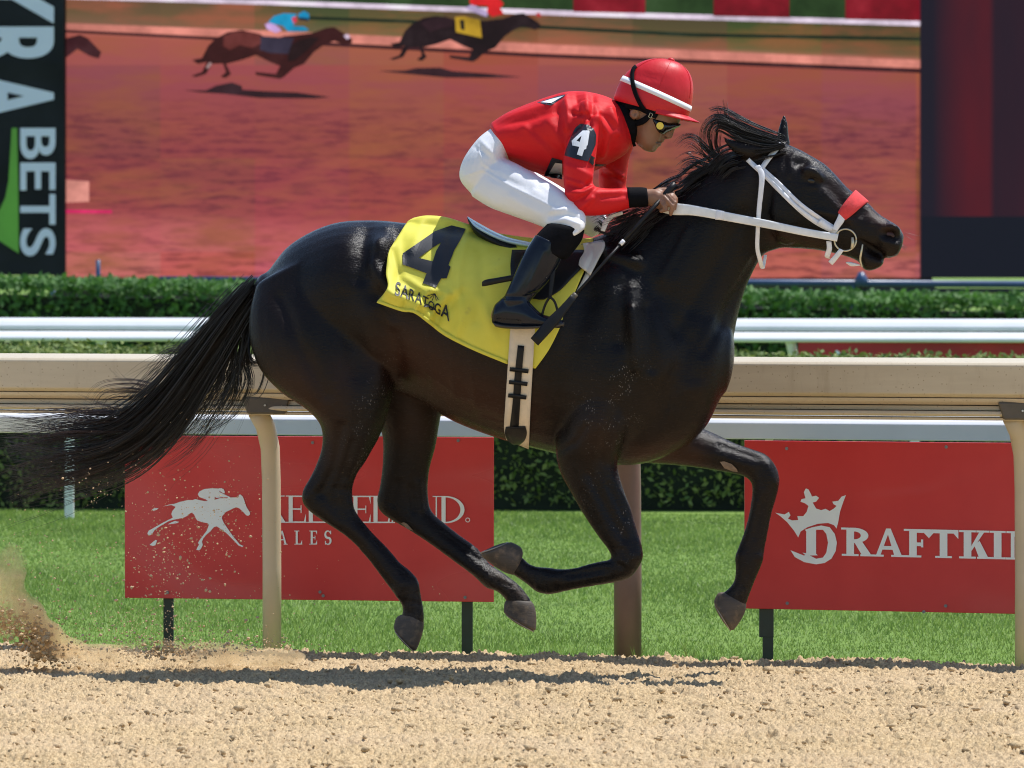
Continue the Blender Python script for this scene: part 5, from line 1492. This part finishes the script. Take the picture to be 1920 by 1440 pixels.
thigh_n = [(935,292,884,368,.088,-.085),(968,306,918,389,.092,-.135),(1008,329,958,404,.088,-.185),(1044,350,1000,419,.078,-.235),(1078,377,1026,430,.068,-.275),(1098,404,1046,441,.060,-.298),(1098,424,1062,450,.054,-.31)]
thigh_f = [(945,295,900,370,.088,.085),(985,312,940,392,.090,.14),(1035,340,995,408,.085,.20),(1085,370,1050,424,.075,.25),(1125,393,1090,436,.064,.285),(1142,412,1108,445,.056,.30)]
shank_n = [(1022,428,1092,440,.050,-.318),(1005,445,1066,468,.050,-.335),(977,486,1042,508,.046,-.35),(962,520,1024,533,.040,-.358),(948,550,1000,556,.036,-.362),(938,572,988,570,.034,-.364)]
foot_n = [(930,570,925,606,.026,-.366),(950,556,944,612,.034,-.366),(985,563,975,614,.038,-.367),(1015,589,1010,613,.040,-.370),(1040,596,1036,614,.036,-.374),(1056,602,1054,613,.020,-.376)]
mir = lambda st: [(a, b, c_, d, e, -w) for a, b, c_, d, e, w in st]
BODY = []
inf = -.020
for st in (torso, arm_n, arm_f, pelv, thigh_n, thigh_f, shank_n, mir(shank_n), foot_n, mir(foot_n)): BODY.append(loft(st, n=18, sub=4, infl=inf if st is not foot_n else -.008))
# neck, skull, face
BODY.append(loft([(1125,205,1160,290,.075,0),(1158,196,1188,268,.062,0),(1180,190,1206,262,.060,0)], n=20))
BODY.append(blob(1222,192,0,60,56,.080,.25,n=24))
BODY.append(loft([(1172,195,1281,208,.078,0),(1178,215,1276,226,.076,0),(1183,232,1266,240,.073,0),(1187,247,1252,250,.067,0),(1190,260,1244,262,.060,0),(1196,272,1236,274,.050,0),(1205,279,1226,283,.036,0)], n=24, cap=.3))
BODY.append(loft([(1254,238,1267,240,.011,0),(1247,248,1263,250,.014,0),(1243,256,1261,257,.017,0)], n=12, cap=.5))
BODY.append(blob(1240,263.5,0,5.5,3,.024,.3)); BODY.append(blob(1235,271,0,5.5,3,.022,.3)); BODY.append(blob(1222,280,0,9,5.5,.024))
for sg in (-1, 1):
    BODY.append(blob(1190,213,sg*.080,10,11.5,.013,.3))
    BODY.append(loft([(1176,354,1180,388,.026,sg*.19),(1216,354,1216,386,.022,sg*.172),(1231,355,1231,391,.026,sg*.170),(1246,361,1240,395,.024,sg*.170)], n=16, cap=.4))
    BODY.append(limb([(1242,367,sg*.182,5.6),(1253,377,sg*.196,5.4),(1261,387,sg*.194,5.0),(1259,396,sg*.190,4.6),(1257.5,402,sg*.186,4.0)]))
    BODY.append(limb([(1247,362,sg*.174,5.4),(1258,370,sg*.188,5.2),(1266,380,sg*.186,4.8),(1265,391,sg*.178,4.2)]))
    BODY.append(limb([(1250,359,sg*.160,5.0),(1261,365,sg*.174,4.8),(1268,373,sg*.174,4.4),(1267,383,sg*.166,4.0)]))
    BODY.append(limb([(1238,374,sg*.186,5.4),(1246,386,sg*.200,5.2),(1249,393,sg*.198,4.8),(1239,396,sg*.192,4.2)]))
    BODY.append(limb([(1234,357,sg*.158,5.4),(1249,356,sg*.150,5.0),(1262,362,sg*.152,4.4)]))
bod = remesh('body', BODY, .0042, 3, M_skin, man)
sculpt(bod, [([(1190,213)], 4, -.010), ([(1192,220),(1187,206),(1194,204)], 2.2, .003), ([(1233,267),(1239,267)], 1.8, -.006), ([(1247,258)], 2, -.004), ([(1243,250),(1240,262)], 2.5, -.003), ([(1205,255),(1215,270)], 9, .003), ([(1228,276),(1234,275)], 2, -.003),
             ([(1243,372),(1254,388)], 1.5, -.004), ([(1249,366),(1262,381)], 1.5, -.004), ([(1253,362),(1266,376)], 1.5, -.003), ([(1242,380),(1250,392)], 1.5, -.004)])
FB = bvh_of(bod)
M_lip = plain('dark lips', (0.11, 0.045, 0.038), .45, .2, 60)
flat_shape('lips', [[(1229,267),(1235,265.4),(1241,266.4),(1240,268),(1234,269.2),(1230,268.6)]], decal_fn(FB, .0025), M_lip, man, maxlen=4)
flat_shape('nose_hole', [[(1245,257.2),(1248,256),(1251,257.6),(1248,259)]], decal_fn(FB, .002), M_lip, man, maxlen=3)

# ---- red silk jersey
jer = remesh('jersey', [loft(torso, n=28, cap=.25), loft(arm_n, n=22, cap=.2), loft(arm_f, n=22, cap=.2), blob(1100,222,-.13,32,34,.055), blob(1130,222,.13,32,34,.055)], .0055, 5, M_silk, man)
sculpt(jer, [
 ([(1060,178),(1066,215),(1062,240)], 6, 0.0102), ([(1080,175),(1086,210)], 6, -0.0102), ([(1098,174),(1100,205),(1096,225)], 6, 0.0102), ([(1112,180),(1112,212)], 5, -0.0085), ([(1072,212),(1100,216),(1108,236)], 5, -0.0102),
 ([(1040,185),(1050,230),(1060,270)], 9, -0.0085), ([(1030,230),(1055,270)], 10, 0.0085), ([(930,230),(990,222),(1040,205)], 9, -0.0102), ([(925,226),(985,208),(1035,192)], 8, 0.0102),
 ([(1000,250),(1050,290)], 10, -0.0068), ([(985,240),(1040,300)], 8, 0.0068), ([(1120,220),(1140,250),(1130,290)], 6, 0.0102), ([(1130,215),(1155,240)], 6, -0.0085), ([(1145,205),(1160,250)], 6, 0.0085),
 ([(1065,345),(1090,352),(1105,345)], 5, -0.0102), ([(1062,362),(1095,362),(1112,352)], 5, 0.0102), ([(1072,380),(1100,365),(1116,352)], 4, -0.0085), ([(1085,392),(1110,372)], 5, 0.0085), ([(1120,362),(1160,360)], 6, 0.0051), ([(1062,310),(1110,330)], 6, 0.0051), ([(1060,330),(1108,344)], 4, -0.0051),
 ([(1130,370),(1175,366)], 5, -0.0051), ([(960,300),(1010,318)], 6, -0.0068), ([(1135,310),(1165,330)], 5, 0.0068), ([(1130,325),(1168,340)], 4, -0.0068)])
JB = bvh_of(jer)
djr = decal_fn(JB, .003)
Z1 = lambda L: [(840+x/3.84, 80+y/3.84) for x, y in L]
def jdecal(nm, polys, mat, lift=.003, parent=None, ml=6): return flat_shape(nm, polys, decal_fn(JB, lift), mat, parent or jer, maxlen=ml)
ab = jdecal('arm_patch', [Z1([(838,812),(848,770),(868,720),(890,665),(915,615),(950,585),(1010,590),(1050,622),(1068,665),(1063,735),(1035,800),(1008,855),(920,835)])], M_dkblue, .006)
ab.modifiers.new('thickness', 'SOLIDIFY').thickness = .002
ABB = bvh_of(ab)
flat_shape('number', [[Z1([(970,632),(1012,632),(1020,640),(1005,738),(998,742),(995,765),(980,770),(965,818),(928,805),(945,750),(895,740),(890,705)]), Z1([(962,668),(925,705),(948,714),(955,695)])]], decal_fn(ABB, .004), M_wpr, jer, maxlen=6)
jdecal('arm_patch_strap', [Z1([(1030,810),(1060,830),(1062,875),(1140,878),(1138,893),(1050,890),(1015,860)])], M_bblk, .006)
jdecal('belly_patch_border', [Z1([(748,828),(822,848),(822,985),(690,960)])], M_dkblue, .003)
jdecal('belly_patch', [Z1([(772,865),(822,872),(822,982),(712,965)])], M_pad, .006)
flat_shape('belly_letter', [[Z1(arc(775, 960, 45, 18, 0, 350, 18)), Z1(arc(775, 960, 33, 9, 0, 350, 18))]], decal_fn(JB, .009), M_ink, jer, maxlen=6)
jdecal('back_patch_border', [[(1007,192),(1024,186.5),(1046,180),(1066,175),(1033,198)]], M_dkblue, .002)
jdecal('back_patch', [[(1014,191.5),(1030,186.5),(1050,181),(1058,179),(1033,193)]], M_wpr, .004)
solid('cuff', [(1180,390,1176,351,.037,-.188),(1192,389,1190,351,.036,-.182),(1204,388,1203,351,.034,-.177),(1215,387,1212,352,.032,-.173)], M_knit, jer, 20, 3, .1)
solid('cuff', [(1180,390,1176,354,.037,.188),(1204,388,1203,354,.034,.177),(1215,387,1212,354,.032,.173)], M_knit, jer, 20, 3, .1)
jer['label'] = 'red silk jersey with black number patch'

# ---- collar, breeches, knee bands, boots
solid('collar', [(1156,187,1156,271,.086,0),(1164,184,1166,273,.084,0),(1176,184,1180,272,.080,0),(1186,190,1190,268,.074,0)], M_knit, man, 24, 4, .25)
brc = remesh('breeches', [loft(pelv, n=24, cap=.3), loft(thigh_n, n=22, cap=.25), loft(thigh_f, n=22, cap=.25)], .0055, 5, M_breech, man)
sculpt(brc, [([(897,275),(905,305),(925,320)], 2.2, .0035), ([(905,318),(960,350),(1040,390)], 2.0, .003), ([(870,330),(905,318)], 2, .003), ([(900,262),(925,290)], 5, .004), ([(890,275),(915,292)], 4, -.004), ([(930,300),(955,312)], 5, .004), ([(1035,395),(1060,392)], 4, .005), ([(1030,405),(1065,402),(1090,410)], 4, -.005), ([(1028,418),(1060,412),(1085,420)], 4, .005),
             ([(960,370),(1010,400)], 8, .003), ([(925,330),(990,350)], 9, -.004), ([(1050,425),(1085,432)], 4, -.004), ([(1010,350),(1050,385)], 8, -.003), ([(880,350),(930,385)], 8, .003)])
for sg in (-1, 1):
    k = (lambda st: st) if sg < 0 else mir
    solid('knee_band', k([(1026,420,1096,432,.058,-.312),(1010,436,1090,452,.059,-.322),(1003,446,1072,476,.056,-.332),(996,460,1062,486,.052,-.338)]), M_knit, man, 24, 4, .2)
    bt = remesh('boot', [loft(k([(1004,440,1060,466,.053,-.336),(990,462,1053,487,.054,-.342),(977,486,1042,508,.050,-.35),(962,520,1025,533,.044,-.358),(948,550,1002,556,.040,-.362),(938,572,990,570,.038,-.364)]), n=24, cap=.12), loft(k(foot_n), n=20, cap=.4, infl=.003)], .0045, 3, M_boot, man)
    if sg < 0:
        sculpt(bt, [([(945,556),(985,556),(1010,548)], 3, -.005), ([(950,563),(985,566)], 4, .004), ([(985,575),(1000,590)], 4, -.003), ([(1020,470),(1000,520),(985,550)], 4, .003), ([(930,600),(975,604)], 5, -.004)])
    solid('sole', k([(924,604,930,613,.030,-.368),(945,608,946,616,.036,-.368),(980,610,978,617,.038,-.369),(1012,609,1010,616,.040,-.372),(1040,606,1040,615,.037,-.376),(1057,603,1057,612,.020,-.378)]), M_sole, bt, 14, 3, .3)

# ---- helmet (tilted forward), peak, band, straps, goggles
hy = float(YH(1225)); sH = hy/F
ang = math.radians(15.5)
Uh = np.array([math.cos(ang), 0, -math.sin(ang)]); Vh = np.array([math.sin(ang), 0, math.cos(ang)]); Wh = np.array([0, 1., 0])
Oh = P(1223, 203, hy)
def hel(u, v, w): return Oh+(u*Uh+v*Vh)*sH+w*Wh           # u, v in photograph pixels
AF, AB_, HV, HWD, EX = 70.0, 75.0, 96.0, .092, 2.35
def hpoint(th, ph, g=1.0):
    """th around (0 front), ph 0 rim .. 90 top"""
    c_, s_ = math.cos(ph), math.sin(ph)
    k = c_**(2/EX); v = HV*s_**(2/EX)
    a = AF if math.cos(th) > 0 else AB_
    lean = 10*(v/HV)**2
    return hel((a*math.cos(th)*k)*g+lean, v*g, HWD*math.sin(th)*k*g)
nth, nph = 48, 18
Vv = []; f = []
for j in range(nph):
    ph = math.pi/2*j/(nph-.7)
    for i in range(nth): Vv.append(hpoint(2*math.pi*i/nth, ph))
low = []
for i in range(nth):
    th = 2*math.pi*i/nth; a = AF if math.cos(th) > 0 else AB_
    low.append(hel(a*.955*math.cos(th), -5, HWD*.95*math.sin(th)))
b0 = len(Vv); Vv += low
for i in range(nth):
    f.append((b0+i, b0+(i+1) % nth, (i+1) % nth, i))
    for j in range(nph-1): f.append((j*nth+i, j*nth+(i+1) % nth, (j+1)*nth+(i+1) % nth, (j+1)*nth+i))
Vv.append(hpoint(0, math.pi/2)); f += [((nph-1)*nth+i, (nph-1)*nth+(i+1) % nth, len(Vv)-1) for i in range(nth)]
helm = mesh_obj('helmet', Vv, f, M_cover, man); fix_normals(helm)
sculpt(helm, [([(1192,140),(1215,143),(1245,148)], 4, -.003), ([(1190,150),(1230,158)], 4, .002), ([(1262,165),(1280,195)], 5, .002)])
helm['label'] = 'red silk covered riding helmet with white band'
HB = bvh_of(helm)
# peak
Vv = []; f = []
m = 26; q = 7
for side_ in (0, 1):
    for i in range(m):
        th = math.radians(-84+168*i/(m-1))
        for j in range(q):
            g = j/(q-1); ext = 25*max(0, math.cos(th))**.8*g
            Vv.append(hel((AF*.97+ext)*math.cos(th), 4-g*(11-5.5*math.cos(th)**2)-(2.2 if side_ else 0), (HWD*.97+ext*sH*.6)*math.sin(th)))
    o0 = side_*m*q
    f += [(o0+i*q+j, o0+i*q+j+1, o0+(i+1)*q+j+1, o0+(i+1)*q+j) for i in range(m-1) for j in range(q-1)]
for i in range(m-1):
    a, b = i*q+q-1, (i+1)*q+q-1; f.append((a, b, b+m*q, a+m*q))
pk = mesh_obj('peak', Vv, f, M_cover, helm); fix_normals(pk)
# white band: tilted ring around the crown
Vv = []; f = []
for i in range(nth):
    th = 2*math.pi*i/nth
    lo_v = 12+14*(1-math.cos(th))/2*1.5; 
    for dv, g in ((0, 1.008), (0, 1.022), (10.5, 1.022), (10.5, 1.008)):
        v = lo_v+dv; s_ = min(1, (v/HV))**(EX/2); ph = math.asin(s_); Vv.append(hpoint(th, ph, g))
for i in range(nth):
    for j in range(4): f.append((i*4+j, i*4+(j+1) % 4, ((i+1) % nth)*4+(j+1) % 4, ((i+1) % nth)*4+j))
wbd = mesh_obj('white_band', Vv, f, M_wpr, helm); fix_normals(wbd)
WB = bvh_of(wbd)
bt_ = hpoint(0, math.pi/2); mb = MB(); mb.tube([bt_-Vh*.004, bt_+Vh*.004, bt_+Vh*.0085], [.013, .012, .004], 14); mb.build('button', M_cover, helm, smooth=True)
def hmeridian(th0, nm):
    mb = MB(); mb.tube([hpoint(th0, p, 1.002) for p in np.linspace(.32, 1.55, 22)], .0011, 5); mb.build(nm, M_cover, helm, smooth=True)
for a in (-90, -25, -150): hmeridian(math.radians(a), 'seam')
strap('goggle_strap', [(1193,124),(1187,132),(1186,150),(1190,170),(1198,190),(1208,205),(1218,214)], [5, 7, 7.5, 8, 8, 7, 6], [HB, FB, WB], .005, M_knit, man, 30, 3, .003)
strap('harness', [(1164,188),(1178,196),(1198,200),(1220,212),(1232,219)], [10, 16, 14, 11, 10], [FB], .005, M_knit, man, 20, 4, .003)
strap('harness', [(1166,190),(1170,212),(1179,226),(1192,231),(1207,226),(1219,215)], [22, 20, 14, 11, 12, 9], [FB], .006, M_knit, man, 24, 5, .003)
strap('chin_strap', [(1183,226),(1184,245),(1186,262),(1190,274)], [9, 6, 6, 6], [FB], .005, M_knit, man, 16, 3, .003)
gp = Z1.__class__ and [(1140+x/7.2, 100+y/7.2) for x, y in [(575,850),(640,858),(760,885),(870,930),(985,945),(988,985),(940,1030),(860,1062),(790,1080),(700,1080),(640,1030),(590,950)]]
gg_ = remesh('goggles', [loft([(1222,218,1226,232,.012,-.066),(1230,221,1233,246,.020,-.060),(1243,224,1243,252,.034,-.042),(1256,228,1253,248,.048,-.012),(1268,230,1264,242,.050,0),(1277,232,1273,238,.034,0)], n=20, cap=.3), loft([(1226,221,1229,236,.012,.066),(1243,224,1243,252,.034,.042),(1256,228,1254,250,.048,.012)], n=20, cap=.3)], .003, 2, M_gog, man)
GG = bvh_of(gg_)
h_, _ = cast(GG, 1237, 236); yq = h_.y-.004 if h_ is not None else hy-.09
mb = MB(); mb.tube([P(1237.5, 236, yq), P(1237.5, 236, yq+.008)], .0125, 18); mb.build('stud', M_gold, gg_)
h_, _ = cast(FB, 1219, 215); yq = h_.y-.013 if h_ is not None else hy-.09
mb = MB(); pts = [P(x, y, yq) for x, y in ((1216,219),(1219,211.5),(1224,214),(1220.5,221.5),(1216,219))]; mb.tube(pts, .0011, 6); mb.build('buckle', M_ring, gg_)
tag(man, 'jockey in red silks and white breeches crouched over the saddle', 'person')

# ================================================================== DUST AND FLYING DIRT
def spray(name, cells, mat, label, seed, st=None):
    r = np.random.default_rng(seed); pos = []; rad = []; dr_ = []
    for (x0, y0_, x1, y1, sx, sy, n, rm, wd) in cells:
        k = r.uniform(0, 1, n); px = x0+(x1-x0)*k+r.normal(0, sx, n); py = y0_+(y1-y0_)*k+r.normal(0, sy, n)
        Y = 22.25+r.normal(0, wd, n)
        for a, b, yy in zip(px, py, Y):
            p = P(a, b, yy)
            if p[2] > .005: pos.append(p); rad.append(rm*np.exp(r.normal(0, .45))); dr_.append(((x1-x0)*.004+r.normal(0, .3)+1.2, 0, -(y1-y0_)*.004+r.normal(0, .3)))
    o = scatter(name, np.array(pos), np.array(rad), mat, 1.0, seed, None, None)
    tag(o, label, 'dirt', kind='stuff'); return o
M_fly = plain('flying sand', (0.62, 0.44, 0.26), .9, .2, 40)
M_damp = plain('damp dirt', (0.52, 0.355, 0.185), .95, .3, 40)
spray('flying_sand', [(250,1110,420,960,60,45,520,.0017,.12), (330,1060,480,900,50,60,160,.0013,.12), (200,1180,420,1180,110,26,800,.0016,.15), (260,1040,360,840,50,70,120,.0013,.12), (40,1120,120,1040,60,70,300,.0014,.12), (200,1220,480,1210,90,12,700,.0022,.15), (700,1080,500,860,90,90,50,.0012,.15), (150,930,230,890,40,30,70,.0014,.1)],
      M_fly, 'grains of sand flying up behind the hind hooves', 31)
spray('thrown_dirt', [(-10,1150,60,1190,20,13,190,.0046,.06), (50,1185,100,1240,13,11,190,.0050,.06), (0,1155,105,1240,38,26,520,.0026,.08), (290,1215,330,1222,26,10,160,.0034,.08)],
      M_damp, 'brown plume of thrown dirt at the left edge', 32)
def dust(name, blobs, dens, label, seed):
    parts = [blob(x, y, 22.3-float(YH(x))+w, rx, ry, rw) for x, y, w, rx, ry, rw in blobs]
    t = NT('dust air '+name); t.n.remove(t.b)
    pv = t.n.new('ShaderNodeVolumePrincipled'); pv.inputs['Color'].default_value = (0.96, 0.80, 0.52, 1); pv.inputs['Anisotropy'].default_value = .2
    nz = t.noise(5.0, 5, .6, dist=.6)
    t.L(t.math('MULTIPLY', t.ramp(nz, [(.42, 0.0), (.68, 1.0)]), dens), pv.inputs['Density'])
    t.L(pv.outputs[0], t.n['Material Output'].inputs['Volume'])
    o = remesh(name, parts, .012, 12, t.m)
    tag(o, label, 'dust', kind='stuff'); return o
dust('dust_plume', [(-10,1120,0,60,75,.14), (35,1160,0,55,50,.14), (70,1195,0,55,38,.12), (20,1060,0,34,45,.10), (110,1215,0,60,22,.12)], 22.0, 'pale dust plume rising at the left edge', 41)
dust('ground_dust', [(180,1225,0,90,18,.16), (300,1222,0,90,22,.16), (400,1225,0,90,22,.16), (500,1232,0,80,18,.14)], 14.0, 'low pale dust drifting along the track under the tail', 42)
